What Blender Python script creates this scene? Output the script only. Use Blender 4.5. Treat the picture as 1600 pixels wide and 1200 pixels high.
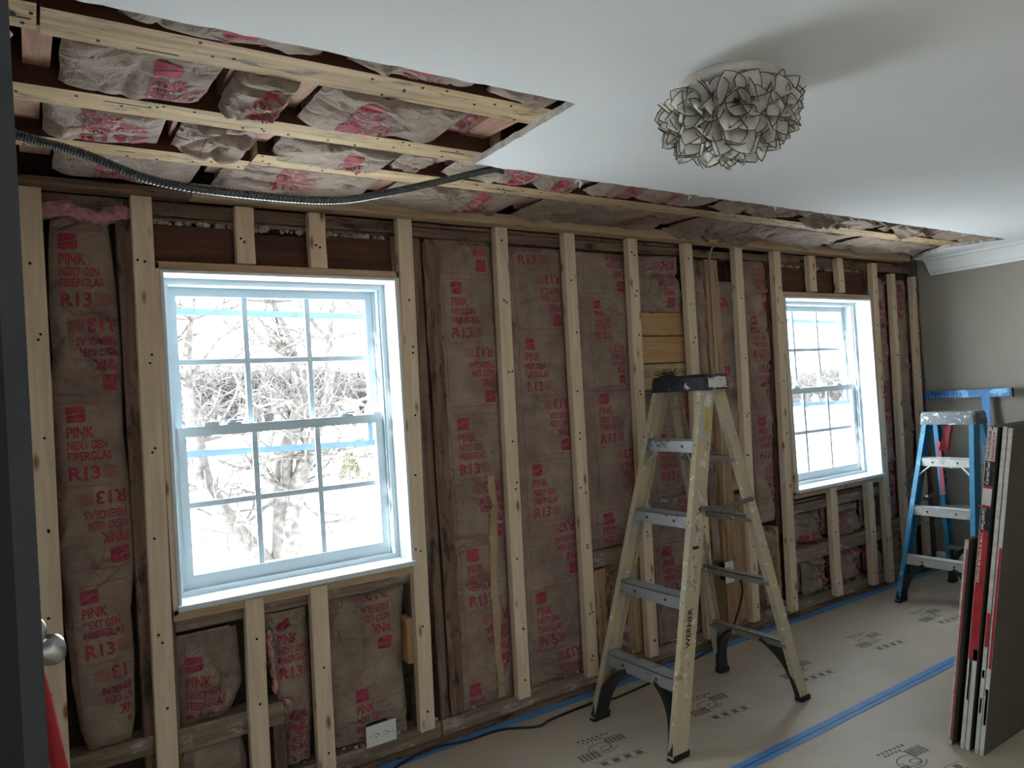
import bpy, bmesh, math, random
import numpy as np
from mathutils import Vector, Matrix

for _o in list(bpy.data.objects):
    bpy.data.objects.remove(_o)
scene = bpy.context.scene
COL = scene.collection
random.seed(11)

# ------------------------------------------------------------------ camera
EYE = 1.458
yaw, pitch, roll, fpx = 0.582272, 0.01607, 0.06414, 1137.78
cy, sy, cp, sp = math.cos(yaw), math.sin(yaw), math.cos(pitch), math.sin(pitch)
fwd = Vector((sy*cp, cy*cp, sp)); rgt = Vector((cy, -sy, 0)); dwn = fwd.cross(rgt)
r2 = math.cos(roll)*rgt + math.sin(roll)*dwn
d2 = -math.sin(roll)*rgt + math.cos(roll)*dwn
cam_data = bpy.data.cameras.new('camera'); cam = bpy.data.objects.new('camera', cam_data); COL.objects.link(cam)
cam_data.sensor_width = 36; cam_data.lens = fpx/1600*36; cam_data.clip_start = .02; cam_data.clip_end = 400
cam.matrix_world = Matrix((
    (r2.x, -d2.x, -fwd.x, 0), (r2.y, -d2.y, -fwd.y, 0), (r2.z, -d2.z, -fwd.z, EYE), (0, 0, 0, 1)))
scene.camera = cam

# ------------------------------------------------------------------ sky, sun, exposure
world = bpy.data.worlds.new('sky'); scene.world = world; world.use_nodes = True
bg = world.node_tree.nodes['Background']
bg.inputs[0].default_value = (.86, .94, 1.0, 1); bg.inputs[1].default_value = 1.0
sd = bpy.data.lights.new('sun', 'SUN'); sd.energy = 2.6; sd.angle = .012; sd.color = (1, .96, .9)
so = bpy.data.objects.new('sun', sd); COL.objects.link(so)
so.rotation_euler = Vector((.90, -.13, -.42)).to_track_quat('-Z', 'Y').to_euler()
for wx0, wx1, wz0, wz1 in ((.40, 1.29, .79, 1.98), (3.9, 4.82, .76, 1.96)):       # portals only guide sampling of the sky
    pd = bpy.data.lights.new('sky_portal', 'AREA'); pd.shape = 'RECTANGLE'; pd.size = wx1-wx0; pd.size_y = wz1-wz0
    pd.cycles.is_portal = True
    po = bpy.data.objects.new('sky_portal', pd); COL.objects.link(po)
    po.location = ((wx0+wx1)/2, 3.06, (wz0+wz1)/2); po.rotation_euler = (-math.pi/2, 0, 0)
pd = bpy.data.lights.new('sky_portal', 'AREA'); pd.shape = 'RECTANGLE'; pd.size = .85; pd.size_y = 1.15; pd.cycles.is_portal = True
po = bpy.data.objects.new('sky_portal', pd); COL.objects.link(po); po.location = (-.60, -1.625, 1.325)  # portal at the added fill window
po.rotation_euler = Vector((1, 0, 0)).to_track_quat('-Z', 'Y').to_euler()
vs = scene.view_settings
vs.view_transform = 'Standard'; vs.look = 'None'; vs.gamma = 1; vs.use_curve_mapping = False; vs.exposure = 3.75

# ------------------------------------------------------------------ helpers
def tag(o, label=None, cat=None, group=None, kind=None):
    if label: o['label'] = label
    if cat: o['category'] = cat
    if group: o['group'] = group
    if kind: o['kind'] = kind
    return o

def empty(name, loc=(0, 0, 0)):
    o = bpy.data.objects.new(name, None); COL.objects.link(o); o.location = loc; o.empty_display_size = .05
    return o

def world_loc(o):
    v = Vector((0, 0, 0))
    while o is not None:
        v += o.location; o = o.parent
    return v

class MB:
    def __init__(s): s.v = []; s.f = []; s.m = []
    def add(s, vs_, fs, m=0):
        n = len(s.v); s.v += [tuple(p) for p in vs_]
        s.f += [tuple(i+n for i in f) for f in fs]; s.m += [m]*len(fs)
    def hexa(s, p, m=0):     # p: 8 corners, bottom ring 0-3, top ring 4-7
        s.add(p, [(3, 2, 1, 0), (4, 5, 6, 7), (0, 1, 5, 4), (1, 2, 6, 5), (2, 3, 7, 6), (3, 0, 4, 7)], m)
    def box(s, x0, x1, y0, y1, z0, z1, m=0):
        s.hexa([(x0, y0, z0), (x1, y0, z0), (x1, y1, z0), (x0, y1, z0), (x0, y0, z1), (x1, y0, z1), (x1, y1, z1), (x0, y1, z1)], m)
    def bevbox(s, x0, x1, y0, y1, z0, z1, b=.004, m=0):
        bm = bmesh.new(); bmesh.ops.create_cube(bm, size=1)
        for v in bm.verts: v.co = Vector(((x0+x1)/2+v.co.x*(x1-x0), (y0+y1)/2+v.co.y*(y1-y0), (z0+z1)/2+v.co.z*(z1-z0)))
        bmesh.ops.bevel(bm, geom=list(bm.edges), offset=b, segments=2, affect='EDGES', profile=.5)
        bm.verts.ensure_lookup_table()
        s.add([v.co[:] for v in bm.verts], [[v.index for v in f.verts] for f in bm.faces], m); bm.free()
    def prism(s, poly, z0, z1, m=0):           # poly in xy, extruded in z
        n = len(poly)
        s.add([(x, y, z0) for x, y in poly]+[(x, y, z1) for x, y in poly],
              [tuple(range(n-1, -1, -1)), tuple(range(n, 2*n))]+[(i, (i+1) % n, n+(i+1) % n, n+i) for i in range(n)], m)
    def loft(s, ra, rb, m=0):
        n = len(ra)
        s.add(list(ra)+list(rb), [tuple(range(n-1, -1, -1)), tuple(range(n, 2*n))]+[(i, (i+1) % n, n+(i+1) % n, n+i) for i in range(n)], m)
    def tube(s, pts, r, n=8, m=0, cap=True):
        pts = [Vector(p) for p in pts]; rings = []; up = Vector((0, 0, 1)); N = len(pts)
        prev = None
        for i, p in enumerate(pts):
            t = (pts[min(i+1, N-1)]-pts[max(i-1, 0)])
            if t.length < 1e-9: t = Vector((0, 0, 1))
            t.normalize()
            if prev is None:
                a = t.cross(up)
                if a.length < .1: a = t.cross(Vector((1, 0, 0)))
            else:
                a = prev-t*prev.dot(t)
                if a.length < 1e-6: a = t.cross(up)
            a.normalize(); prev = a; b = t.cross(a)
            rr = r[i] if hasattr(r, '__len__') else r
            rings.append([p+(a*math.cos(2*math.pi*k/n)+b*math.sin(2*math.pi*k/n))*rr for k in range(n)])
        fs = []
        for i in range(N-1):
            for k in range(n): fs.append((i*n+k, i*n+(k+1) % n, (i+1)*n+(k+1) % n, (i+1)*n+k))
        if cap: fs += [tuple(range(n-1, -1, -1)), tuple((N-1)*n+k for k in range(n))]
        s.add([v for rg in rings for v in rg], fs, m)
    def lathe(s, prof, c, axis='z', n=24, m=0):
        vs_ = []; fs = []
        for r, h in prof:
            for k in range(n):
                a = 2*math.pi*k/n; p = (r*math.cos(a), r*math.sin(a), h)
                if axis == 'y': p = (p[0], p[2], p[1])
                if axis == 'x': p = (p[2], p[0], p[1])
                vs_.append((c[0]+p[0], c[1]+p[1], c[2]+p[2]))
        for i in range(len(prof)-1):
            for k in range(n): fs.append((i*n+k, i*n+(k+1) % n, (i+1)*n+(k+1) % n, (i+1)*n+k))
        fs += [tuple(range(n-1, -1, -1)), tuple((len(prof)-1)*n+k for k in range(n))]
        s.add(vs_, fs, m)
    def build(s, name, mats, parent=None, smooth=False, local=False):
        me = bpy.data.meshes.new(name)
        off = Vector((0, 0, 0)) if (parent is None or local) else world_loc(parent)
        me.from_pydata([(x-off.x, y-off.y, z-off.z) for x, y, z in s.v], [], s.f)
        if not isinstance(mats, (list, tuple)): mats = [mats]
        for q in mats: me.materials.append(q)
        if any(s.m): me.polygons.foreach_set('material_index', s.m)
        if smooth: me.polygons.foreach_set('use_smooth', [True]*len(s.f))
        me.update()
        o = bpy.data.objects.new(name, me); COL.objects.link(o)
        if parent is not None: o.parent = parent
        return o

def board(name, mat, parent, x0, x1, y0, y1, z0, z1, b=.002):
    m = MB(); m.bevbox(x0, x1, y0, y1, z0, z1, b); return m.build(name, mat, parent)

# value noise (numpy)
_rng = np.random.RandomState(5); _T = _rng.rand(256, 256)
def vnoise(u, v, seed=0):
    u = np.asarray(u, float)+seed*17.31; v = np.asarray(v, float)+seed*9.77
    i = np.floor(u).astype(int); j = np.floor(v).astype(int); fu = u-i; fv = v-j
    fu = fu*fu*(3-2*fu); fv = fv*fv*(3-2*fv); g = lambda a, b: _T[a % 256, b % 256]
    return (g(i, j)*(1-fu)+g(i+1, j)*fu)*(1-fv)+(g(i, j+1)*(1-fu)+g(i+1, j+1)*fu)*fv-.5

# ------------------------------------------------------------------ materials
def new_mat(name):
    m = bpy.data.materials.new(name); m.use_nodes = True; nt = m.node_tree
    return m, nt, nt.nodes['Principled BSDF']

def lin(r, g, b):
    f = lambda c: ((c/255+.055)/1.055)**2.4 if c > 10 else c/255/12.92
    return (f(r), f(g), f(b), 1)

def plain(name, c, rough=.6, metal=0, mott=.12, scale=12, bump=0, bscale=60, spec=.4):
    m, nt, p = new_mat(name)
    p.inputs['Roughness'].default_value = rough; p.inputs['Metallic'].default_value = metal
    p.inputs['Specular IOR Level'].default_value = spec
    tc = nt.nodes.new('ShaderNodeTexCoord'); no = nt.nodes.new('ShaderNodeTexNoise')
    no.inputs['Scale'].default_value = scale; no.inputs['Detail'].default_value = 4
    nt.links.new(tc.outputs['Object'], no.inputs['Vector'])
    r = nt.nodes.new('ShaderNodeValToRGB')
    lo = tuple(x*(1-mott) for x in c[:3])+(1,); hi = tuple(min(1, x*(1+mott)) for x in c[:3])+(1,)
    r.color_ramp.elements[0].position = .3; r.color_ramp.elements[0].color = lo
    r.color_ramp.elements[1].position = .7; r.color_ramp.elements[1].color = hi
    nt.links.new(no.outputs['Fac'], r.inputs['Fac']); nt.links.new(r.outputs['Color'], p.inputs['Base Color'])
    if bump:
        n2 = nt.nodes.new('ShaderNodeTexNoise'); n2.inputs['Scale'].default_value = bscale; n2.inputs['Detail'].default_value = 5
        nt.links.new(tc.outputs['Object'], n2.inputs['Vector'])
        bp = nt.nodes.new('ShaderNodeBump'); bp.inputs['Strength'].default_value = bump; bp.inputs['Distance'].default_value = .01
        nt.links.new(n2.outputs['Fac'], bp.inputs['Height']); nt.links.new(bp.outputs['Normal'], p.inputs['Normal'])
    return m

def speckled(name, c, spots, cover=.45, scale=9, rough=.6, metal=0, fine=40):
    """a base colour with splashes of paint or dirt: spots = list of (colour, threshold, scale)"""
    m, nt, p = new_mat(name); p.inputs['Roughness'].default_value = rough; p.inputs['Metallic'].default_value = metal
    tc = nt.nodes.new('ShaderNodeTexCoord'); col = None
    base = nt.nodes.new('ShaderNodeRGB'); base.outputs[0].default_value = c; col = base.outputs[0]
    for i, (sc_col, th, s_) in enumerate(spots):
        mp = nt.nodes.new('ShaderNodeMapping'); mp.inputs['Location'].default_value = (3.1*i+1, 7.7*i, 1.3*i)
        nt.links.new(tc.outputs['Object'], mp.inputs['Vector'])
        no = nt.nodes.new('ShaderNodeTexNoise'); no.inputs['Scale'].default_value = s_; no.inputs['Detail'].default_value = 6; no.inputs['Roughness'].default_value = .65
        nt.links.new(mp.outputs['Vector'], no.inputs['Vector'])
        r = nt.nodes.new('ShaderNodeValToRGB'); r.color_ramp.elements[0].position = th; r.color_ramp.elements[1].position = th+.04
        nt.links.new(no.outputs['Fac'], r.inputs['Fac'])
        mx = nt.nodes.new('ShaderNodeMixRGB'); nt.links.new(r.outputs['Color'], mx.inputs['Fac'])
        nt.links.new(col, mx.inputs['Color1']); mx.inputs['Color2'].default_value = sc_col; col = mx.outputs['Color']
    nt.links.new(col, p.inputs['Base Color'])
    return m

def wood(name, c1, c2, axis='z', rough=.75, knots=None, dirt=None, dth=.58, grain=9., bump=.25):
    m, nt, p = new_mat(name); p.inputs['Roughness'].default_value = rough; p.inputs['Specular IOR Level'].default_value = .25
    tc = nt.nodes.new('ShaderNodeTexCoord'); oi = nt.nodes.new('ShaderNodeObjectInfo')
    mul = nt.nodes.new('ShaderNodeVectorMath'); mul.operation = 'SCALE'; mul.inputs[0].default_value = (31., 17., 23.)
    nt.links.new(oi.outputs['Random'], mul.inputs['Scale'])
    ad = nt.nodes.new('ShaderNodeVectorMath'); nt.links.new(tc.outputs['Object'], ad.inputs[0]); nt.links.new(mul.outputs[0], ad.inputs[1])
    mp = nt.nodes.new('ShaderNodeMapping'); k = {'x': 0, 'y': 1, 'z': 2}[axis]
    sc = [grain*5]*3; sc[k] = grain*.35; mp.inputs['Scale'].default_value = sc
    nt.links.new(ad.outputs[0], mp.inputs['Vector'])
    no = nt.nodes.new('ShaderNodeTexNoise'); no.inputs['Scale'].default_value = 1; no.inputs['Detail'].default_value = 6; no.inputs['Distortion'].default_value = .6
    nt.links.new(mp.outputs['Vector'], no.inputs['Vector'])
    r = nt.nodes.new('ShaderNodeValToRGB'); r.color_ramp.elements[0].position = .32; r.color_ramp.elements[1].position = .68
    r.color_ramp.elements[0].color = c2; r.color_ramp.elements[1].color = c1
    nt.links.new(no.outputs['Fac'], r.inputs['Fac']); col = r.outputs['Color']
    if knots:
        vo = nt.nodes.new('ShaderNodeTexVoronoi'); vo.inputs['Scale'].default_value = 1; vo.feature = 'F1'
        mk = nt.nodes.new('ShaderNodeMapping'); s3 = [16.]*3; s3[k] = 5.5; mk.inputs['Scale'].default_value = s3
        nt.links.new(ad.outputs[0], mk.inputs['Vector']); nt.links.new(mk.outputs['Vector'], vo.inputs['Vector'])
        rk = nt.nodes.new('ShaderNodeValToRGB'); rk.color_ramp.elements[0].position = .08; rk.color_ramp.elements[1].position = .2
        rk.color_ramp.elements[0].color = (1, 1, 1, 1); rk.color_ramp.elements[1].color = (0, 0, 0, 1)
        nt.links.new(vo.outputs['Distance'], rk.inputs['Fac'])
        mx = nt.nodes.new('ShaderNodeMixRGB'); nt.links.new(rk.outputs['Color'], mx.inputs['Fac']); nt.links.new(col, mx.inputs['Color1'])
        mx.inputs['Color2'].default_value = knots; col = mx.outputs['Color']
    if dirt:
        nd = nt.nodes.new('ShaderNodeTexNoise'); nd.inputs['Scale'].default_value = 14; nd.inputs['Detail'].default_value = 7; nd.inputs['Roughness'].default_value = .7
        md = nt.nodes.new('ShaderNodeMapping'); s3 = [1.6]*3; s3[k] = .5; md.inputs['Scale'].default_value = s3
        nt.links.new(ad.outputs[0], md.inputs['Vector']); nt.links.new(md.outputs['Vector'], nd.inputs['Vector'])
        rd = nt.nodes.new('ShaderNodeValToRGB'); rd.color_ramp.elements[0].position = dth; rd.color_ramp.elements[1].position = dth+.1
        nt.links.new(nd.outputs['Fac'], rd.inputs['Fac'])
        mx = nt.nodes.new('ShaderNodeMixRGB'); nt.links.new(rd.outputs['Color'], mx.inputs['Fac']); nt.links.new(col, mx.inputs['Color1'])
        mx.inputs['Color2'].default_value = dirt; col = mx.outputs['Color']
    nt.links.new(col, p.inputs['Base Color'])
    bp = nt.nodes.new('ShaderNodeBump'); bp.inputs['Strength'].default_value = bump; bp.inputs['Distance'].default_value = .004
    nt.links.new(no.outputs['Fac'], bp.inputs['Height']); nt.links.new(bp.outputs['Normal'], p.inputs['Normal'])
    return m

M = {}
pine1, pine2, knot = (.82, .67, .50, 1), (.68, .53, .37, 1), (.30, .16, .08, 1)
M['stud'] = wood('new_pine_vertical', pine1, pine2, 'z', knots=knot, bump=.1)
M['studx'] = wood('new_pine_horizontal', (.60, .44, .28, 1), (.44, .31, .19, 1), 'x', knots=knot, bump=.1)
old1, old2 = (.25, .165, .11, 1), (.13, .08, .055, 1)
M['old'] = wood('old_timber_vertical', old1, old2, 'z', dirt=(.05, .035, .03, 1), dth=.53, bump=.8)
M['oldx'] = wood('old_timber_horizontal', old1, old2, 'x', dirt=(.05, .035, .03, 1), dth=.53, bump=.8)
M['dusty'] = wood('dusty_timber', (.33, .26, .19, 1), (.18, .13, .09, 1), 'x', dirt=(.50, .45, .39, 1), dth=.56, bump=.8)
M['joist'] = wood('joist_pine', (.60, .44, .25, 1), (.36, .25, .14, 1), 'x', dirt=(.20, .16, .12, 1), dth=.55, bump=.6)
M['joistside'] = wood('joist_red_brown_side', (.10, .035, .018, 1), (.05, .018, .010, 1), 'x', bump=.3)  # aged red-brown wood; part of the dark tone is painted-in shade
M['header'] = wood('dark_red_plywood', (.13, .06, .04, 1), (.065, .028, .018, 1), 'x', grain=5, bump=.3)
M['post'] = wood('rough_fir_post', (.52, .35, .20, 1), (.30, .17, .09, 1), 'z', dirt=(.16, .09, .05, 1), dth=.62, bump=.5)
M['plank'] = wood('orange_pine_plank', (.58, .36, .17, 1), (.42, .24, .11, 1), 'x', knots=knot, bump=.25)
M['bridging'] = wood('pink_brown_bridging', (.46, .27, .19, 1), (.30, .16, .11, 1), 'y', bump=.3)
M['sheath'] = wood('dark_sheathing', (.10, .07, .05, 1), (.05, .035, .025, 1), 'x')
M['plaster'] = plain('broken_plaster', (.45, .40, .35, 1), .95, mott=.45, scale=45, bump=.8)
M['screw'] = plain('screw_hole', (.012, .01, .01, 1), .7)
M['pink'] = plain('pink_fibreglass', (.62, .30, .31, 1), 1, mott=.3, scale=40, bump=1, bscale=90)
M['ink'] = plain('red_ink', (.36, .05, .075, 1), .8, mott=.35, scale=50)
M['ceil'] = plain('ceiling_paint', (.80, .81, .80, 1), .8, mott=.02, scale=3, bump=.06, bscale=45)
M['gyp'] = plain('gypsum_edge', (.60, .56, .50, 1), .95, mott=.2, scale=60, bump=.6)
M['wallpaint'] = plain('grey_beige_wall_paint', (.31, .28, .235, 1), .75, mott=.06, scale=2.5, bump=.04)
M['whitewall'] = plain('pale_wall_paint', (.70, .68, .64, 1), .8, mott=.04, scale=2)
M['trim'] = plain('white_trim_paint', (.78, .78, .76, 1), .45, mott=.03)
M['vinyl'] = plain('white_vinyl', (.56, .65, .70, 1), .35, mott=.01)
M['jamb'] = plain('white_jamb_paint', (.72, .77, .78, 1), .45, mott=.02)
M['door'] = plain('slate_door_paint', (.06, .064, .075, 1), .55, mott=.05)
M['nickel'] = plain('satin_nickel', (.45, .45, .44, 1), .3, metal=1, mott=.05)
M['tape'] = plain('blue_masking_tape', (.09, .27, .62, 1), .55, mott=.12, scale=8)
M['black'] = plain('black_rubber', (.014, .015, .018, 1), .5)
M['cable'] = plain('galvanised_armour', (.10, .11, .115, 1), .33, metal=.7, mott=.15, scale=60)
M['red'] = plain('red_plastic', (.50, .02, .035, 1), .4)
M['white'] = plain('white_plastic', (.78, .78, .76, 1), .4, mott=.02)
M['dark'] = plain('dark_slot', (.02, .02, .02, 1), .6)
M['snow'] = plain('snow', (.90, .92, .94, 1), .9, mott=.03, scale=.4)
M['bark'] = plain('frosty_bark', (.085, .075, .068, 1), .9, mott=.5, scale=14)
M['farbark'] = plain('far_grey_twigs', (.09, .08, .077, 1), .9, mott=.3, scale=3)
M['evergreen'] = plain('evergreen_needles', (.09, .085, .05, 1), .9, mott=.4, scale=9)

def kraft_mat():
    m, nt, p = new_mat('kraft_paper'); p.inputs['Roughness'].default_value = .78; p.inputs['Specular IOR Level'].default_value = .22
    tc = nt.nodes.new('ShaderNodeTexCoord'); oi = nt.nodes.new('ShaderNodeObjectInfo')
    mul = nt.nodes.new('ShaderNodeVectorMath'); mul.operation = 'SCALE'; mul.inputs[0].default_value = (31., 17., 23.)
    nt.links.new(oi.outputs['Random'], mul.inputs['Scale'])
    ad = nt.nodes.new('ShaderNodeVectorMath'); nt.links.new(tc.outputs['Object'], ad.inputs[0]); nt.links.new(mul.outputs[0], ad.inputs[1])
    n1 = nt.nodes.new('ShaderNodeTexNoise'); n1.inputs['Scale'].default_value = 7; n1.inputs['Detail'].default_value = 5; n1.inputs['Roughness'].default_value = .6
    nt.links.new(ad.outputs[0], n1.inputs['Vector'])
    r = nt.nodes.new('ShaderNodeValToRGB'); r.color_ramp.elements[0].position = .3; r.color_ramp.elements[1].position = .7
    r.color_ramp.elements[0].color = (.235, .175, .135, 1); r.color_ramp.elements[1].color = (.40, .31, .245, 1)
    nt.links.new(n1.outputs['Fac'], r.inputs['Fac']); nt.links.new(r.outputs['Color'], p.inputs['Base Color'])
    mp = nt.nodes.new('ShaderNodeMapping'); mp.inputs['Scale'].default_value = (1, 1, 1.4); nt.links.new(ad.outputs[0], mp.inputs['Vector'])
    n2 = nt.nodes.new('ShaderNodeTexNoise'); n2.inputs['Scale'].default_value = 16; n2.inputs['Detail'].default_value = 6; n2.inputs['Distortion'].default_value = 1.2
    nt.links.new(mp.outputs['Vector'], n2.inputs['Vector'])
    wv = nt.nodes.new('ShaderNodeVectorMath'); wv.operation = 'MULTIPLY_ADD'; wv.inputs[1].default_value = (.10, .10, .10)      # warp, then crumple facets
    nt.links.new(n2.outputs['Color'], wv.inputs[0]); nt.links.new(mp.outputs['Vector'], wv.inputs[2])
    vo = nt.nodes.new('ShaderNodeTexVoronoi'); vo.inputs['Scale'].default_value = 8.5; nt.links.new(wv.outputs[0], vo.inputs['Vector'])
    ma = nt.nodes.new('ShaderNodeMath'); ma.operation = 'MULTIPLY_ADD'; ma.inputs[1].default_value = .8
    nt.links.new(vo.outputs['Distance'], ma.inputs[0]); nt.links.new(n2.outputs['Fac'], ma.inputs[2])
    bp = nt.nodes.new('ShaderNodeBump'); bp.inputs['Strength'].default_value = 1; bp.inputs['Distance'].default_value = .017
    nt.links.new(ma.outputs[0], bp.inputs['Height']); nt.links.new(bp.outputs['Normal'], p.inputs['Normal'])
    return m
M['kraft'] = kraft_mat()

def glass_mat():
    m = bpy.data.materials.new('window_glass'); m.use_nodes = True; nt = m.node_tree; nt.nodes.clear()
    o = nt.nodes.new('ShaderNodeOutputMaterial'); t = nt.nodes.new('ShaderNodeBsdfTransparent'); g = nt.nodes.new('ShaderNodeBsdfGlossy')
    t.inputs[0].default_value = (.95, .98, .99, 1); g.inputs['Roughness'].default_value = .03
    x = nt.nodes.new('ShaderNodeMixShader'); x.inputs[0].default_value = .05
    nt.links.new(t.outputs[0], x.inputs[1]); nt.links.new(g.outputs[0], x.inputs[2]); nt.links.new(x.outputs[0], o.inputs[0])
    return m
M['glass'] = glass_mat()

def translucent(name, c, tr=.5, rough=.5, mott=.1, scale=20):
    m = bpy.data.materials.new(name); m.use_nodes = True; nt = m.node_tree; nt.nodes.clear()
    o = nt.nodes.new('ShaderNodeOutputMaterial'); d = nt.nodes.new('ShaderNodeBsdfPrincipled'); t = nt.nodes.new('ShaderNodeBsdfTranslucent')
    tc = nt.nodes.new('ShaderNodeTexCoord'); no = nt.nodes.new('ShaderNodeTexNoise'); no.inputs['Scale'].default_value = scale
    nt.links.new(tc.outputs['Object'], no.inputs['Vector'])
    r = nt.nodes.new('ShaderNodeValToRGB'); r.color_ramp.elements[0].color = tuple(x*(1-mott) for x in c[:3])+(1,)
    r.color_ramp.elements[1].color = tuple(min(1, x*(1+mott)) for x in c[:3])+(1,); nt.links.new(no.outputs['Fac'], r.inputs['Fac'])
    d.inputs['Roughness'].default_value = rough
    nt.links.new(r.outputs[0], d.inputs['Base Color']); nt.links.new(r.outputs[0], t.inputs[0])
    x = nt.nodes.new('ShaderNodeMixShader'); x.inputs[0].default_value = tr
    nt.links.new(d.outputs[0], x.inputs[1]); nt.links.new(t.outputs[0], x.inputs[2]); nt.links.new(x.outputs[0], o.inputs[0])
    return m
M['capiz'] = translucent('capiz_shell', (.80, .76, .69, 1), .45, .35)
M['film'] = translucent('blue_sash_film', (.36, .46, .58, 1), .5, .5)

# ================================================================== THE SETTING
XL, XR, YB, YF = -.47, 5.46, -2.6, 2.84          # inner faces: left wall, right wall, back wall, front of the old framing
ZC = 2.245                                        # underside of ceiling board
WIN = [(.375, 1.313, .765, 2.01), (3.872, 4.848, .735, 1.99)]

def floor_material():
    m, nt, p = new_mat('floor_paper'); p.inputs['Roughness'].default_value = .5; p.inputs['Specular IOR Level'].default_value = .35
    tc = nt.nodes.new('ShaderNodeTexCoord')
    n1 = nt.nodes.new('ShaderNodeTexNoise'); n1.inputs['Scale'].default_value = 2.2; n1.inputs['Detail'].default_value = 8; n1.inputs['Roughness'].default_value = .65
    nt.links.new(tc.outputs['Object'], n1.inputs['Vector'])
    r = nt.nodes.new('ShaderNodeValToRGB'); r.color_ramp.elements[0].position = .3; r.color_ramp.elements[1].position = .7
    r.color_ramp.elements[0].color = (.43, .365, .285, 1); r.color_ramp.elements[1].color = (.53, .46, .37, 1)
    nt.links.new(n1.outputs['Fac'], r.inputs['Fac'])
    n3 = nt.nodes.new('ShaderNodeTexNoise'); n3.inputs['Scale'].default_value = 9; n3.inputs['Detail'].default_value = 9; n3.inputs['Roughness'].default_value = .75
    nt.links.new(tc.outputs['Object'], n3.inputs['Vector'])
    r3 = nt.nodes.new('ShaderNodeValToRGB'); r3.color_ramp.elements[0].position = .62; r3.color_ramp.elements[1].position = .78
    r3.color_ramp.elements[1].color = (.55, .55, .55, 1); nt.links.new(n3.outputs['Fac'], r3.inputs['Fac'])
    mx = nt.nodes.new('ShaderNodeMixRGB'); nt.links.new(r3.outputs[0], mx.inputs[0]); nt.links.new(r.outputs[0], mx.inputs[1]); mx.inputs[2].default_value = (.60, .55, .47, 1)
    nt.links.new(mx.outputs[0], p.inputs['Base Color'])
    n2 = nt.nodes.new('ShaderNodeTexNoise'); n2.inputs['Scale'].default_value = 6; n2.inputs['Detail'].default_value = 6
    nt.links.new(tc.outputs['Object'], n2.inputs['Vector'])
    bp = nt.nodes.new('ShaderNodeBump'); bp.inputs['Strength'].default_value = .3; bp.inputs['Distance'].default_value = .012
    nt.links.new(n2.outputs['Fac'], bp.inputs['Height']); nt.links.new(bp.outputs['Normal'], p.inputs['Normal'])
    return m
m = MB(); m.box(XL-.1, XR+.1, YB-.1, 3.0, -.06, 0); floor = tag(m.build('floor', floor_material()), kind='structure')

# --- ceiling board with the torn-out opening
def jag(a, b, n, amp, seed):
    out = []
    for i in range(n):
        t = i/n; x = a[0]+(b[0]-a[0])*t; y = a[1]+(b[1]-a[1])*t
        w = float(vnoise(i*.9, .3, seed))*amp*2 if i else 0
        dx, dy = b[0]-a[0], b[1]-a[1]; L = math.hypot(dx, dy)
        out.append((x-dy/L*w, y+dx/L*w))
    return out
edge = (jag((XL, 1.545), (1.277, 1.535), 60, .006, 3)+jag((1.277, 1.535), (1.277, 2.085), 24, .004, 4)
        + jag((1.277, 2.085), (5.17, 2.085), 130, .007, 5)+jag((5.17, 2.085), (5.05, 2.39), 16, .008, 6)
        + jag((5.05, 2.39), (5.30, 2.74), 16, .01, 7)+[(5.30, 2.74), (XR+.1, 2.74)])
poly = [(XR+.1, YB-.1), (XL-.1, YB-.1), (XL-.1, 1.545)]+edge
def ngon_slab(poly, z0, z1, name, mats, parent=None):
    bm = bmesh.new(); vs_ = [bm.verts.new((x, y, z0)) for x, y in poly]; f = bm.faces.new(vs_)
    r = bmesh.ops.extrude_face_region(bm, geom=[f]); 
    for v in r['geom']:
        if isinstance(v, bmesh.types.BMVert): v.co.z = z1
    bm.normal_update()
    for fc in bm.faces: fc.material_index = 0 if abs(fc.normal.z) > .5 else 1
    bmesh.ops.recalc_face_normals(bm, faces=bm.faces)
    bmesh.ops.triangulate(bm, faces=[q for q in bm.faces if len(q.verts) > 4])
    me = bpy.data.meshes.new(name); bm.to_mesh(me); bm.free()
    for q in mats: me.materials.append(q)
    o = bpy.data.objects.new(name, me); COL.objects.link(o)
    if parent: o.parent = parent
    return o
ceiling = tag(ngon_slab(poly, ZC, ZC+.022, 'ceiling', [M['ceil'], M['gyp']]), kind='structure')
ZJ = ZC+.022
def joist(x0, x1, y0, y1, z0=ZJ, z1=2.47, mats=None):
    m = MB(); m.box(x0, x1, y0, y1, z0, z1)
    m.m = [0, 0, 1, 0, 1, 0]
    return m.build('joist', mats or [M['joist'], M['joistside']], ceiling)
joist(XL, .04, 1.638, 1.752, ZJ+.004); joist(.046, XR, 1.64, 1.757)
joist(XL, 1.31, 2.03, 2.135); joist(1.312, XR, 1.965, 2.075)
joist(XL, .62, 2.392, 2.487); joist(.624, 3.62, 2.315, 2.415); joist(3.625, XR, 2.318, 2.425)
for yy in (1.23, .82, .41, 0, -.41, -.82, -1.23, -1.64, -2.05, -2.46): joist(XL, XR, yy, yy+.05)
m = MB(); m.box(XL-.1, XR+.1, YB-.1, 3.02, 2.47, 2.52); m.build('attic_deck', M['sheath'], ceiling)
def nail_holes(jo, x0, x1, y0, y1, n, seed):
    rnd = random.Random(seed); m = MB()
    for i in range(n): m.lathe([(.004, -.0015), (.004, .001)], (rnd.uniform(x0, x1), rnd.uniform(y0+.01, y1-.01), ZJ), 'z', 7)
    for i in range(n//7):
        x, y, L = rnd.uniform(x0, x1-.15), rnd.uniform(y0+.01, y1-.01), rnd.uniform(.03, .12); m.box(x, x+L, y, y+.0014, ZJ-.0012, ZJ+.001)
    m.build('nail_holes_and_splits', M['screw'], jo)['kind'] = 'stuff'
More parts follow.
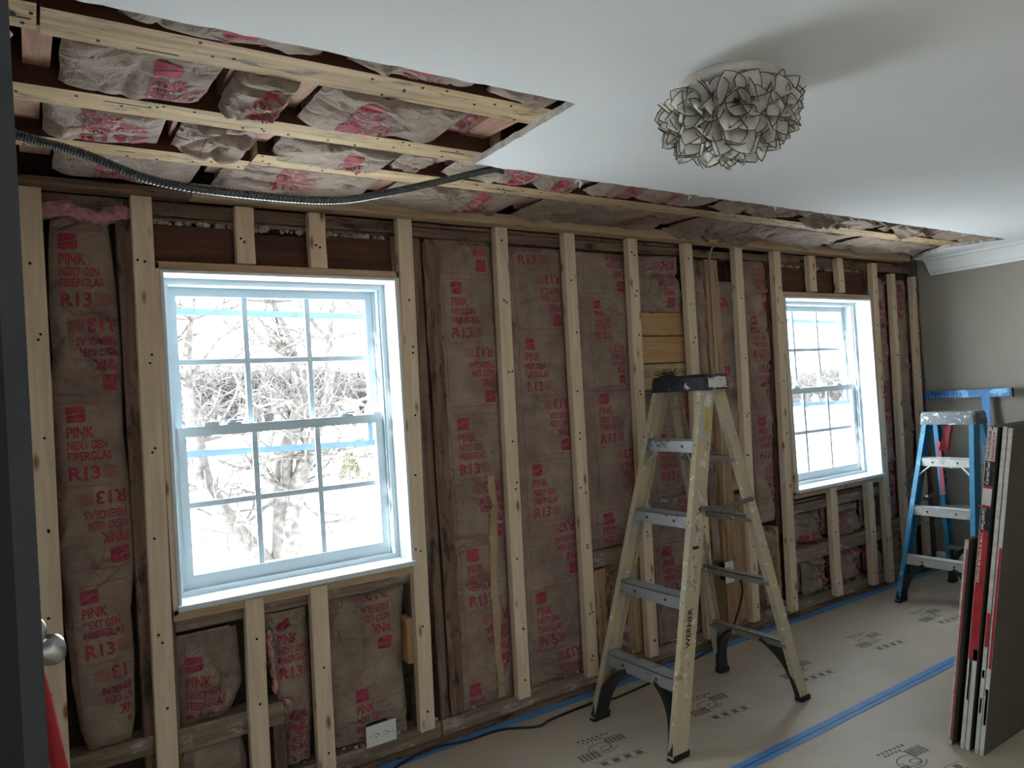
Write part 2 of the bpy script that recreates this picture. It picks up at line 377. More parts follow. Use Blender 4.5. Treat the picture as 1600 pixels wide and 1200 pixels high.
for jo in [o for o in ceiling.children if o.name.startswith('joist')][:7]:
    bb_ = [jo.matrix_local @ Vector(c) for c in jo.bound_box]; nail_holes(jo, max(-.05, bb_[0].x), min(5.1, bb_[6].x), bb_[0].y, bb_[6].y, 8+int(9*(min(5.1, bb_[6].x)-max(-.05, bb_[0].x))), int(bb_[0].y*100))
# torn paper tabs hanging from the cut edge
for x, y, L in ((1.72, 2.088, .035), (1.70, 2.086, .02), (2.3, 2.088, .022), (2.86, 2.088, .02), (4.6, 2.088, .02)):
    m = MB(); m.add([(x, y, ZC), (x+.014, y, ZC), (x+.016, y-.012, ZC-L*.5), (x+.004, y-.010, ZC-L*.5), (x+.010, y-.002, ZC-L), (x+.004, y-.004, ZC-L)], [(0, 1, 2, 3), (3, 2, 4, 5)]); m.build('torn_paper_tab', M['ceil'], ceiling)
# bridging pieces between the joists
def bridge(x, y0, y1, w=.05, dx=.0, z0=2.285, h=.05, tilt=.03):
    m = MB(); z1 = z0+tilt
    m.hexa([(x, y0, z0), (x+w, y0, z0), (x+w+dx, y1, z1), (x+dx, y1, z1), (x, y0, z0+h), (x+w, y0, z0+h), (x+w+dx, y1, z1+h), (x+dx, y1, z1+h)])
    m.build('bridging_piece', M['bridging'], ceiling)
for a in ((.015, 1.757, 2.03, .055, 0), (.43, 1.757, 2.03, .012, .02), (.60, 1.757, 2.03, .05, .01), (1.17, 1.757, 2.03, .05, .03), (1.225, 1.757, 2.03, .045, .02),
          (-.02, 2.135, 2.39, .07, 0), (.36, 2.135, 2.39, .012, .02), (.60, 2.135, 2.36, .05, 0), (1.19, 2.135, 2.315, .06, .01), (1.86, 2.075, 2.315, .05, .02),
          (2.62, 2.075, 2.315, .04, .02), (3.30, 2.075, 2.315, .05, .02), (4.05, 2.075, 2.318, .05, 0), (4.62, 2.075, 2.318, .05, .02),
          (.0, 2.487, 2.70, .08, 0), (.52, 2.487, 2.70, .05, .02), (1.12, 2.415, 2.70, .05, .02), (1.80, 2.415, 2.70, .05, .02), (2.75, 2.415, 2.70, .05, .02), (4.2, 2.425, 2.70, .05, .02),
          (.12, 1.545, 1.64, .05, 0), (.60, 1.53, 1.64, .05, 0), (1.02, 1.53, 1.64, .04, 0)):
    bridge(*a)

# --- front wall: sheathing skin with two openings; all framing pieces are its parts
m = MB(); y0, y1 = 2.985, 3.015
xs = [XL-.1, WIN[0][0]-.01, WIN[0][1]+.01, WIN[1][0]-.01, WIN[1][1]+.01, XR+.1]
m.box(xs[0], xs[1], y0, y1, -.06, 2.52); m.box(xs[2], xs[3], y0, y1, -.06, 2.52); m.box(xs[4], xs[5], y0, y1, -.06, 2.52)
for (a, b), w in (((xs[1], xs[2]), WIN[0]), ((xs[3], xs[4]), WIN[1])):
    m.box(a, b, y0, y1, -.06, w[2]-.01); m.box(a, b, y0, y1, w[3]+.01, 2.52)
wall_front = tag(m.build('wall_front', M['sheath']), kind='structure')

def screws(parent, pts, y):
    m = MB()
    for x, z in pts: m.lathe([(.0045, -.0012), (.0045, .002)], (x, y, z), 'y', 8)
    m.build('screw_hole', M['screw'], parent)

def furring(xt, xb, z0, z1, w=.065, yf=2.80, seed=0):
    rnd = random.Random(seed*7+3); m = MB(); n = 10; t = .038
    ra = []
    rings = []
    for i in range(n+1):
        s = i/n; x = xb+(xt-xb)*s+float(vnoise(s*3, .5, seed))*.006; y = yf+float(vnoise(s*2, .9, seed+40))*.006; z = z0+(z1-z0)*s
        b = .003
        rings.append([(x+b, y, z), (x+w-b, y, z), (x+w, y+b, z), (x+w, y+t, z), (x, y+t, z), (x, y+b, z)])
    for i in range(n):
        k = len(m.v); m.v += rings[i]+rings[i+1]
        for q in range(6): m.f.append((k+q, k+(q+1) % 6, k+6+(q+1) % 6, k+6+q)); m.m.append(0)
    m.add(rings[0], [(5, 4, 3, 2, 1, 0)]); m.add(rings[-1], [(0, 1, 2, 3, 4, 5)])
    o = m.build('furring_stud', M['stud'], wall_front)
    L = z1-z0; pts = []
    z = z0+.08
    while z < z1-.05:
        s = (z-z0)/L; x = xb+(xt-xb)*s
        pts.append((x+w*(.35+.3*rnd.random()), z))
        if rnd.random() < .5: pts.append((x+w*(.2+.6*rnd.random()), z+.03*rnd.random()))
        z += .2+.16*rnd.random()
    screws(o, pts, yf-.003)
    return o
FUR = [(-.011, -.021, .05), (.313, .296, .05), (1.318, 1.281, .085), (1.807, 1.772, .084), (2.204, 2.177, .075), (2.622, 2.58, .07),
       (3.033, 3.018, .06), (3.458, 3.398, .068), (3.818, 3.752, .05)]
for i, (a, b, z) in enumerate(FUR): furring(a, b, z, 2.238, .067, seed=i)
furring(4.88, 4.815, .018, 2.215, .064, seed=20)
furring(5.118, 5.06, .03, 2.15, .05, 2.803, seed=21); furring(5.405, 5.33, .03, 2.14, .05, 2.803, seed=22)
for i, (x, z0, z1) in enumerate(((.66, 2.016, 2.23), (.936, 2.012, 2.23), (4.165, 2.0, 2.23), (4.475, 2.0, 2.23), (.613, .05, .772), (.856, .05, .770),
                                 (4.222, .048, .735), (4.635, .038, .728))):
    furring(x, x-(.008 if z0 < 1 else 0), z0, z1, .068, seed=30+i)
# new top plate under the joists
board('furring_plate', M['oldx'], wall_front, XL, .50, 2.755, 2.835, 2.236, 2.262)
board('furring_plate', M['studx'], wall_front, .505, 3.42, 2.755, 2.835, 2.240, 2.287)
board('furring_plate', M['studx'], wall_front, 3.425, 5.30, 2.755, 2.835, 2.238, 2.285)
# old framing behind
for (x0, x1, z0, z1) in ((XL, .30, 2.168, 2.235), (.30, 1.39, 2.185, 2.235), (1.39, 3.1, 2.222, 2.238), (1.39, 1.81, 2.176, 2.218), (1.81, 2.66, 2.176, 2.219), (2.66, 3.46, 2.176, 2.218),
                         (3.46, 3.81, 2.18, 2.222), (3.81, 4.95, 2.17, 2.235), (4.95, XR, 2.17, 2.235)):
    board('old_plate', M['oldx'], wall_front, x0, x1-.003, 2.845, 2.935, z0, z1, .003)
for k, (x0, x1) in enumerate(((-.04, .01), (.268, .315), (.36, .385), (1.30, 1.345), (1.40, 1.442), (1.462, 1.512), (1.83, 1.875), (2.245, 2.29), (2.665, 2.71), (3.11, 3.15), (3.52, 3.56),
                              (3.83, 3.868), (4.855, 4.90), (4.93, 4.965), (5.20, 5.24), (5.42, 5.455))):
    z1 = 2.17
    board('old_stud', M['old'], wall_front, x0, x1, 2.842+.004*(k % 3), 2.935, .085, z1, .004)
# weathered split batten beside the left window's right stud
m = MB(); rnd = random.Random(4); prev = None
for i in range(26):
    z = .1+2.05*i/25; a = 1.446+.006*rnd.random(); b = 1.512+.014*rnd.random(); y = 2.832+.012*rnd.random()
    ring = [(a, y, z), (b, y+.006*rnd.random(), z), (b, 2.85, z), (a, 2.85, z)]
    if prev: m.loft(prev, ring)
    prev = ring
m.build('split_batten', M['old'], wall_front)
# headers over the windows (red-brown ply) and broken plaster line
for w in WIN:
    n = 3; L = (w[1]-w[0]+.0)/n
    for i in range(n): board('header_panel', M['header'], wall_front, w[0]-.01+i*L, w[0]-.014+(i+1)*L, 2.856+.004*(i % 2), 2.90, w[3]+.002, 2.155-.012*(i % 2), .002)
    m = MB(); rnd = random.Random(int(w[0]*10))
    for i in range(70):
        x = w[0]+.02+rnd.random()*(w[1]-w[0]-.04); r = .006+.012*rnd.random(); z = 2.163+.010*(rnd.random()-.5)
        m.lathe([(r*.3, -r*.8), (r, -r*.1), (r*.8, r*.5), (r*.2, r*.8)], (x, 2.862+.012*rnd.random(), z), 'z', 6)
    o = m.build('plaster_crumbs', M['plaster'], wall_front); o['kind'] = 'stuff'
# rough sills, blocks, bottom plate
for nm, mt, b in (('old_sill', 'dusty', (.385, 1.30, 2.848, 2.935, .695, .742)), ('old_sill', 'dusty', (3.88, 4.85, 2.848, 2.935, .612, .668)),
                  ('fire_block', 'dusty', (.37, .745, 2.838, 2.935, .275, .36)), ('fire_block', 'dusty', (.03, .298, 2.842, 2.935, .30, .365)),
                  ('fire_block', 'dusty', (2.29, 2.66, 2.842, 2.935, .575, .655)), ('fire_block', 'dusty', (3.872, 4.86, 2.842, 2.935, .31, .395)),
                  ('fire_block', 'dusty', (4.97, 5.42, 2.842, 2.935, .33, .42)), ('fire_block', 'dusty', (1.06, 1.25, 2.86, 2.935, .085, .14))):
    board(nm, M[mt], wall_front, *b, .006)
board('old_cripple', M['old'], wall_front, .70, .745, 2.846, 2.93, .085, .275)
board('old_cripple', M['plank'], wall_front, 1.265, 1.30, 2.842, 2.93, .36, .55, .006)
for xa, xb in ((XL, 1.4), (1.404, 3.1), (3.104, XR)):
    board('bottom_plate', M['dusty'], wall_front, xa, xb, 2.845, 2.95, 0, .085, .006)
for xa, xb in ((XL, 1.02), (1.024, 2.9), (2.904, XR)):
    board('floor_edge_board', M['oldx'], wall_front, xa, xb, 2.818, 2.844, 0, .022, .003)
m = MB(); rnd = random.Random(8)
for i in range(230):
    x = rnd.uniform(.0, 5.3); r = rnd.uniform(.004, .014)
    m.lathe([(r*.3, 0), (r, r*.4), (r*.6, r*.9), (r*.1, r)], (x, rnd.uniform(2.85, 2.90), .085), 'z', 6)
o = m.build('rubble_crumbs', M['plaster'], wall_front); o['kind'] = 'stuff'
# bare sheathing planks between two studs, fir post and lower fir boards
for i, (z0, z1) in enumerate(((1.735, 1.86), (1.585, 1.73), (1.44, 1.58))):
    board('sheathing_plank', M['plank'] if i < 2 else M['joist'], wall_front, 2.715, 3.105, 2.868, 2.89, z0, z1, .003)
def roughpost(name, x0, x1, z0, z1, yf, mat, seed, amp=.008, n=40):
    m = MB(); rnd = random.Random(seed); prev = None
    for i in range(n):
        z = z0+(z1-z0)*i/(n-1); a = x0+amp*(rnd.random()-.5); b = x1+amp*(rnd.random()-.5)
        xm = (a+b)/2+amp*(rnd.random()-.5)
        ring = [(a, yf+.006+amp*.5*rnd.random(), z), (xm, yf+amp*.5*rnd.random(), z), (b, yf+.006+amp*.5*rnd.random(), z), (b, 2.93, z), (a, 2.93, z)]
        if prev: m.loft(prev, ring)
        prev = ring
    return m.build(name, mat, wall_front)
roughpost('fir_post', 3.235, 3.345, .09, 2.165, 2.832, M['post'], 1)
roughpost('fir_board', 3.255, 3.385, .09, .72, 2.822, M['post'], 2, .005); roughpost('fir_board', 3.39, 3.455, .09, .80, 2.826, M['post'], 3, .004)
for i, (a, b, z0, z1) in enumerate(((2.30, 2.39, .09, .56), (2.41, 2.50, .09, .53), (2.52, 2.62, .09, .55), (2.35, 2.40, .30, .57), (3.59, 3.63, .30, .58), (3.66, 3.69, .22, .57), (3.72, 3.75, .15, .56), (3.56, 3.6, .09, .3))):
    roughpost('split_lath', a, b, z0, z1, 2.85+.004*(i % 3), M['old'] if i % 2 else M['post'], 20+i, .012, 14)
board('tar_paper_flap', M['dark'], wall_front, 3.03, 3.10, 2.872, 2.878, 1.90, 2.15)
board('grey_batten', M['old'], wall_front, 3.165, 3.20, 2.856, 2.93, 1.95, 2.165)

# --- other walls, trim
def jag_wall():
    m = MB(); prev = None; n = 70
    for i in range(n):
        z = 2.50*i/(n-1); y = 2.80+.012*float(vnoise(i*.7, .2, 12))*2
        ring = [(XR, YB-.1, z), (XR, y, z), (XR+.016, y+.006, z), (XR+.1, 3.0, z), (XR+.1, YB-.1, z)]
        if prev: m.loft(prev, ring)
        prev = ring
    return tag(m.build('wall_right', M['wallpaint']), kind='structure')
jag_wall()
SW = (-2.05, -1.20, .75, 1.90)                # added window, unseen behind the viewer, lets fill light through the left wall
m = MB(); m.box(XL-.1, XL, YB-.1, SW[0], 0, 2.47); m.box(XL-.1, XL, SW[1], 3.02, 0, 2.47); m.box(XL-.1, XL, SW[0], SW[1], 0, SW[2]); m.box(XL-.1, XL, SW[0], SW[1], SW[3], 2.47)
tag(m.build('wall_left', M['whitewall']), kind='structure')
w3 = tag(empty('window_3', (XL-.05, (SW[0]+SW[1])/2, SW[2])), kind='structure')
m = MB()
for a, b, c, d in ((SW[0], SW[0]+.04, SW[2], SW[3]), (SW[1]-.04, SW[1], SW[2], SW[3]), (SW[0]+.04, SW[1]-.04, SW[2], SW[2]+.05), (SW[0]+.04, SW[1]-.04, SW[3]-.04, SW[3]), (SW[0]+.04, SW[1]-.04, 1.31, 1.35)):
    m.box(XL-.08, XL-.03, a, b, c, d)
m.build('frame', M['vinyl'], w3)
for c, d in ((SW[2]+.05, 1.31), (1.35, SW[3]-.04)):
    m = MB(); m.add([(XL-.055, SW[0]+.04, c), (XL-.055, SW[1]-.04, c), (XL-.055, SW[1]-.04, d), (XL-.055, SW[0]+.04, d)], [(0, 1, 2, 3)]); m.build('pane', M['glass'], w3)
m = MB(); m.box(XL-.1, XR+.1, YB-.1, YB, 0, 2.47)
tag(m.build('wall_back', M['whitewall']), kind='structure')
m = MB()
prof = [(0, 0), (0, -.115), (-.012, -.115), (-.018, -.10), (-.03, -.092), (-.05, -.06), (-.075, -.03), (-.082, -.022), (-.10, -.018), (-.10, 0)]
ra = [(XR+a, YB, ZC+b) for a, b in prof]; rb = [(XR+a, 2.70, ZC+b) for a, b in prof]; m.loft(ra, rb)
tag(m.build('trim_1', M['trim']), kind='structure')
m = MB(); pr = [(0, 0), (-.018, 0), (-.018, .10), (-.012, .118), (-.006, .125), (0, .13)]
m.loft([(XR+a, YB, b) for a, b in pr], [(XR+a, 2.80, b) for a, b in pr]); tag(m.build('baseboard_right', M['trim']), kind='structure')

# --- windows
def rect_frame(m, x0, x1, y0, y1, z0, z1, l, r, b, t):
    m.box(x0, x0+l, y0, y1, z0, z1); m.box(x1-r, x1, y0, y1, z0, z1); m.box(x0+l, x1-r, y0, y1, z0, z0+b); m.box(x0+l, x1-r, y0, y1, z1-t, z1)
def window(idx, w):
    x0, x1, z0, z1 = w
    root = tag(empty('window_%d' % idx, ((x0+x1)/2, 2.9, z0)), kind='structure')
    # timber buck, its four boards
    for b in ((x0, x0+.018, z0, z1), (x1-.014, x1, z0, z1)): board('buck_board', M['studx'] if 0 else M['stud'], root, b[0], b[1], 2.806, 2.97, b[2], b[3], .002)
    board('buck_board', M['studx'], root, x0, x1, 2.806, 2.97, z1-.026, z1+.002, .002)
    board('buck_board', M['studx'], root, x0, x1, 2.806, 2.97, z0-.02, z0+.02, .002)
    jx0, jx1, jz0, jz1 = x0+.018, x1-.014, z0+.02, z1-.028
    m = MB(); rect_frame(m, jx0, jx1, 2.80, 2.92, jz0, jz1, .011, .011, .012, .011); m.build('jamb_liner', M['jamb'], root)
    board('stool', M['jamb'], root, jx0-.004, jx1+.004, 2.785, 2.93, jz0-.006, jz0+.014, .003)
    fx0, fx1, fz0, fz1 = jx0+.011, jx1-.011, jz0+.013, jz1-.011
    m = MB(); rect_frame(m, fx0, fx1, 2.915, 3.03, fz0, fz1, .022, .022, .020, .022)
    m.box(fx0+.022, fx0+.030, 2.925, 2.935, fz0, fz1); m.box(fx1-.030, fx1-.022, 2.925, 2.935, fz0, fz1)
    m.box(fx0+.022, fx0+.030, 2.972, 2.980, fz0, fz1); m.box(fx1-.030, fx1-.022, 2.972, 2.980, fz0, fz1)
    m.build('frame', M['vinyl'], root)
    zm = z0+.618; sx0, sx1 = fx0+.022, fx1-.022
    def sash(name, y0, y1, za, zb, l, bt, tp, film_dz, slope):
        m = MB(); rect_frame(m, sx0, sx1, y0, y1, za, zb, l, l, bt, tp)
        s = m.build(name, M['vinyl'], root)
        gx0, gx1, gz0, gz1 = sx0+l, sx1-l, za+bt, zb-tp; ym = (y0+y1)/2
        mw = .011
        for k in (1, 2):
            xc = gx0+(gx1-gx0)*k/3; board('muntin', M['vinyl'], s, xc-mw, xc+mw, ym-.004, ym+.006, gz0, gz1, .002)
        zc = (gz0+gz1)/2
        for k in range(3):
            board('muntin', M['vinyl'], s, gx0+(gx1-gx0)*k/3+(mw if k else 0), gx0+(gx1-gx0)*(k+1)/3-(mw if k < 2 else 0), ym-.004, ym+.006, zc-mw, zc+mw, .002)
        for i in range(3):
            for j in range(2):
                m = MB(); a = gx0+(gx1-gx0)*i/3; b = gx0+(gx1-gx0)*(i+1)/3; c = gz0+(gz1-gz0)*j/2; d = gz0+(gz1-gz0)*(j+1)/2
                m.add([(a, ym+.009, c), (b, ym+.009, c), (b, ym+.009, d), (a, ym+.009, d)], [(0, 1, 2, 3)]); m.build('pane', M['glass'], s)
        m = MB(); h = .026
        za_, zb_ = gz1-film_dz, gz1-film_dz-slope
        m.hexa([(gx0, ym+.013, za_-h), (gx1, ym+.013, zb_-h), (gx1, ym+.015, zb_-h), (gx0, ym+.015, za_-h), (gx0, ym+.013, za_), (gx1, ym+.013, zb_), (gx1, ym+.015, zb_), (gx0, ym+.015, za_)])
        m.build('blue_film_strip', M['film'], s)
        if 'lower' in name:
            m = MB(); m.box(gx1-.024, gx1-.002, ym+.013, ym+.015, zb_, gz1); m.build('blue_film_strip', M['film'], s)
        return s
    up = sash('upper_sash', 2.982, 3.014, zm, fz1-.022, .042, .03, .034, .040, .016)
    lo = sash('lower_sash', 2.937, 2.970, fz0+.020, zm+.034, .044, .05, .036, .052, .022)
    for fr in (.26, .80):
        xc = sx0+(sx1-sx0)*fr
        m = MB(); m.bevbox(xc-.028, xc+.028, 2.940, 2.966, zm+.033, zm+.043, .003); m.lathe([(.014, 0), (.014, .008), (.009, .014)], (xc-.006, 2.953, zm+.043), 'z', 12)
        m.bevbox(xc-.006, xc+.034, 2.935, 2.946, zm+.045, zm+.053, .003); m.build('sash_lock', M['vinyl'], lo)
    m = MB(); m.bevbox(sx0+.11, sx0+.165, 2.938, 2.966, zm+.033, zm+.050, .003); m.build('tilt_latch', M['vinyl'], lo)
    m = MB(); m.bevbox(sx1-.05, sx1-.012, 2.938, 2.966, zm+.033, zm+.044, .003); m.build('tilt_latch', M['vinyl'], lo)
    return root
window(1, WIN[0]); window(2, WIN[1])

# --- open door at the far left
a = math.radians(57); ex, ey = -.004, 1.30
hx, hy = -math.cos(a), math.sin(a); nx, ny = math.sin(a), math.cos(a)      # along the leaf to its hinge; face normal towards the window
door = tag(empty('door_1', (ex+hx*.38, ey+hy*.38, 0)), kind='structure')
def dpt(s, t, z): return (ex+hx*s+nx*t, ey+hy*s+ny*t, z)
def dbox(m, s0, s1, t0, t1, z0, z1):
    m.hexa([dpt(s0, t0, z0), dpt(s1, t0, z0), dpt(s1, t1, z0), dpt(s0, t1, z0), dpt(s0, t0, z1), dpt(s1, t0, z1), dpt(s1, t1, z1), dpt(s0, t1, z1)])
m = MB(); dbox(m, 0, .76, -.035, 0, .01, 2.03+.16); m.build('door_leaf', M['door'], door)
for zc, rr, dd in ((1.106, .025, .062), (1.143, .020, .034)):
    m = MB(); n = 18; prof = ((.026, .0), (.026, .006), (.011, .010), (.011, dd*.45), (rr*.85, dd*.6), (rr, dd*.8), (rr*.9, dd*.95), (rr*.4, dd+.004))
    vs_ = []
    for r_, h in prof:
        for k in range(n):
            q = 2*math.pi*k/n; vs_.append(dpt(.056+r_*math.cos(q), h, zc+r_*math.sin(q)))
    fs = [(i*n+k, i*n+(k+1) % n, (i+1)*n+(k+1) % n, (i+1)*n+k) for i in range(len(prof)-1) for k in range(n)]+[tuple((len(prof)-1)*n+k for k in range(n))]
    m.add(vs_, fs); m.build('door_knob', M['nickel'], door, smooth=True)

# --- outside: snow, trees
def gz(x, y): return -.72+.0254*max(0, y-8)*(1 if x < 30 else max(.55, 1-(x-30)/22))+.05*float(vnoise(x*.12, y*.1, 3))
m = MB(); m.box(-60, 90, -60, 3.0, -.78, -.72); m.m = [0]*6; tag(m.build('ground', M['snow']), kind='structure')
m = MB(); n = 30
gv = [((-60+150*i/n), 3.0+90*(j/n)**1.6, gz(-60+150*i/n, 3.0+90*(j/n)**1.6)) for j in range(n+1) for i in range(n+1)]
m.add(gv, [(j*(n+1)+i, j*(n+1)+i+1, (j+1)*(n+1)+i+1, (j+1)*(n+1)+i) for j in range(n) for i in range(n)])
tag(m.build('ground', M['snow'], smooth=True), kind='structure')

# ================================================================== LETTERING
_tc = {}
def text_mesh(body, bold=.03):
    """triangles of a word, cap height 1, left edge at 0, y up"""
    if body in _tc: return _tc[body]
    cu = bpy.data.curves.new('w', 'FONT'); cu.body = body; cu.size = 1; cu.offset = bold; cu.resolution_u = 3
    o = bpy.data.objects.new('w', cu); COL.objects.link(o)
    dg = bpy.context.evaluated_depsgraph_get(); me = bpy.data.meshes.new_from_object(o.evaluated_get(dg))
    bpy.data.objects.remove(o); bpy.data.curves.remove(cu)
    v = np.array([p.co[:2] for p in me.vertices]); me.calc_loop_triangles()
    t = np.array([q.vertices[:] for q in me.loop_triangles]); bpy.data.meshes.remove(me)
    v[:, 0] -= v[:, 0].min(); v /= max(1e-6, v[:, 1].max())
    _tc[body] = (v, t); return _tc[body]

class Ink:
    """flat print in a (right, down) plane, metres"""
    def __init__(s): s.v = np.zeros((0, 2)); s.t = np.zeros((0, 3), int)
    def put(s, v, t):
        s.t = np.vstack([s.t, np.asarray(t, int)+len(s.v)]); s.v = np.vstack([s.v, v]); return s
    def word(s, body, x, top, h, w=None):
        v, t = text_mesh(body); v = v.copy()
        sx = (w/v[:, 0].max()) if w else h*.72
        return s.put(np.stack([x+v[:, 0]*sx, top+h-v[:, 1]*h], 1), t)
    def poly(s, pts): return s.put(np.array(pts, float), [(0, i, i+1) for i in range(1, len(pts)-1)])
    def rect(s, x0, x1, y0, y1): return s.poly([(x0, y0), (x1, y0), (x1, y1), (x0, y1)])
    def hline(s, x0, x1, y, t=.0022, step=.03):
        n = max(1, int(abs(x1-x0)/step))
        for i in range(n): s.rect(x0+(x1-x0)*i/n, x0+(x1-x0)*(i+1)/n, y, y+t)
        return s
    def vline(s, y0, y1, x, t=.0022, step=.03):
        n = max(1, int(abs(y1-y0)/step))
        for i in range(n): s.rect(x, x+t, y0+(y1-y0)*i/n, y0+(y1-y0)*(i+1)/n)
        return s
    def turned(s, cx, cyy, ang=math.pi):
        o = Ink(); c, q = math.cos(ang), math.sin(ang); d = s.v-np.array([cx, cyy])
        o.v = np.stack([cx+d[:, 0]*c-d[:, 1]*q, cyy+d[:, 0]*q+d[:, 1]*c], 1); o.t = s.t.copy(); return o
    def moved(s, dx, dy):
        o = Ink(); o.v = s.v+np.array([dx, dy]); o.t = s.t.copy(); return o
    def scaled(s, k):
        o = Ink(); o.v = s.v*k; o.t = s.t.copy(); return o
    def join(s, o): return s.put(o.v, o.t)
    def dense(s, maxlen=.018):
        bm = bmesh.new(); vs_ = [bm.verts.new((x, y, 0)) for x, y in s.v]
        for a, b, c in s.t:
            try: bm.faces.new((vs_[a], vs_[b], vs_[c]))
            except ValueError: pass
        for _ in range(3):
            es = [e for e in bm.edges if e.calc_length() > maxlen]
            if not es: break
            bmesh.ops.subdivide_edges(bm, edges=es, cuts=1, use_grid_fill=False)
            bmesh.ops.triangulate(bm, faces=[f for f in bm.faces if len(f.verts) > 3])
        bm.verts.index_update(); o = Ink(); o.v = np.array([v.co[:2] for v in bm.verts]); o.t = np.array([[v.index for v in f.verts] for f in bm.faces]); bm.free()
        return o

def half_unit(val='R13', k=1.):
    i = Ink()
    i.poly([(0, .004), (.006, 0), (.052, 0), (.058, .006), (.058, .019), (0, .029)])
    i.poly([(0, .032), (.058, .022), (.058, .050), (.053, .055), (.005, .055), (0, .050)])
    i.word('PINK', 0, .070, .037, .083); i.word('NEXT GEN', 0, .119, .029, .120); i.word('FIBERGLAS', 0, .157, .029, .132)
    i.word(val, 0, .206, .046, .094)
    for q in range(7): i.hline(.102, .102+.052*(1 if q % 3 else .8), .208+.0065*q, .0026, .06)
    return i
def full_unit(val='R13', w=.24):
    i = half_unit(val); i.join(half_unit(val).turned(w/2, .275)); i.hline(0, w*.75, .274)
    i.hline(-.03, w+.03, .562); i.hline(-.03, w+.03, -.014)
    i.vline(0, .55, -.032); i.vline(0, .55, w+.03)
    return i
UNIT = {(v, w): full_unit(v, w).dense() for v in ('R13',) for w in (.17, .20, .24)}
HALF = {v: half_unit(v).dense() for v in ('R13', 'R19')}

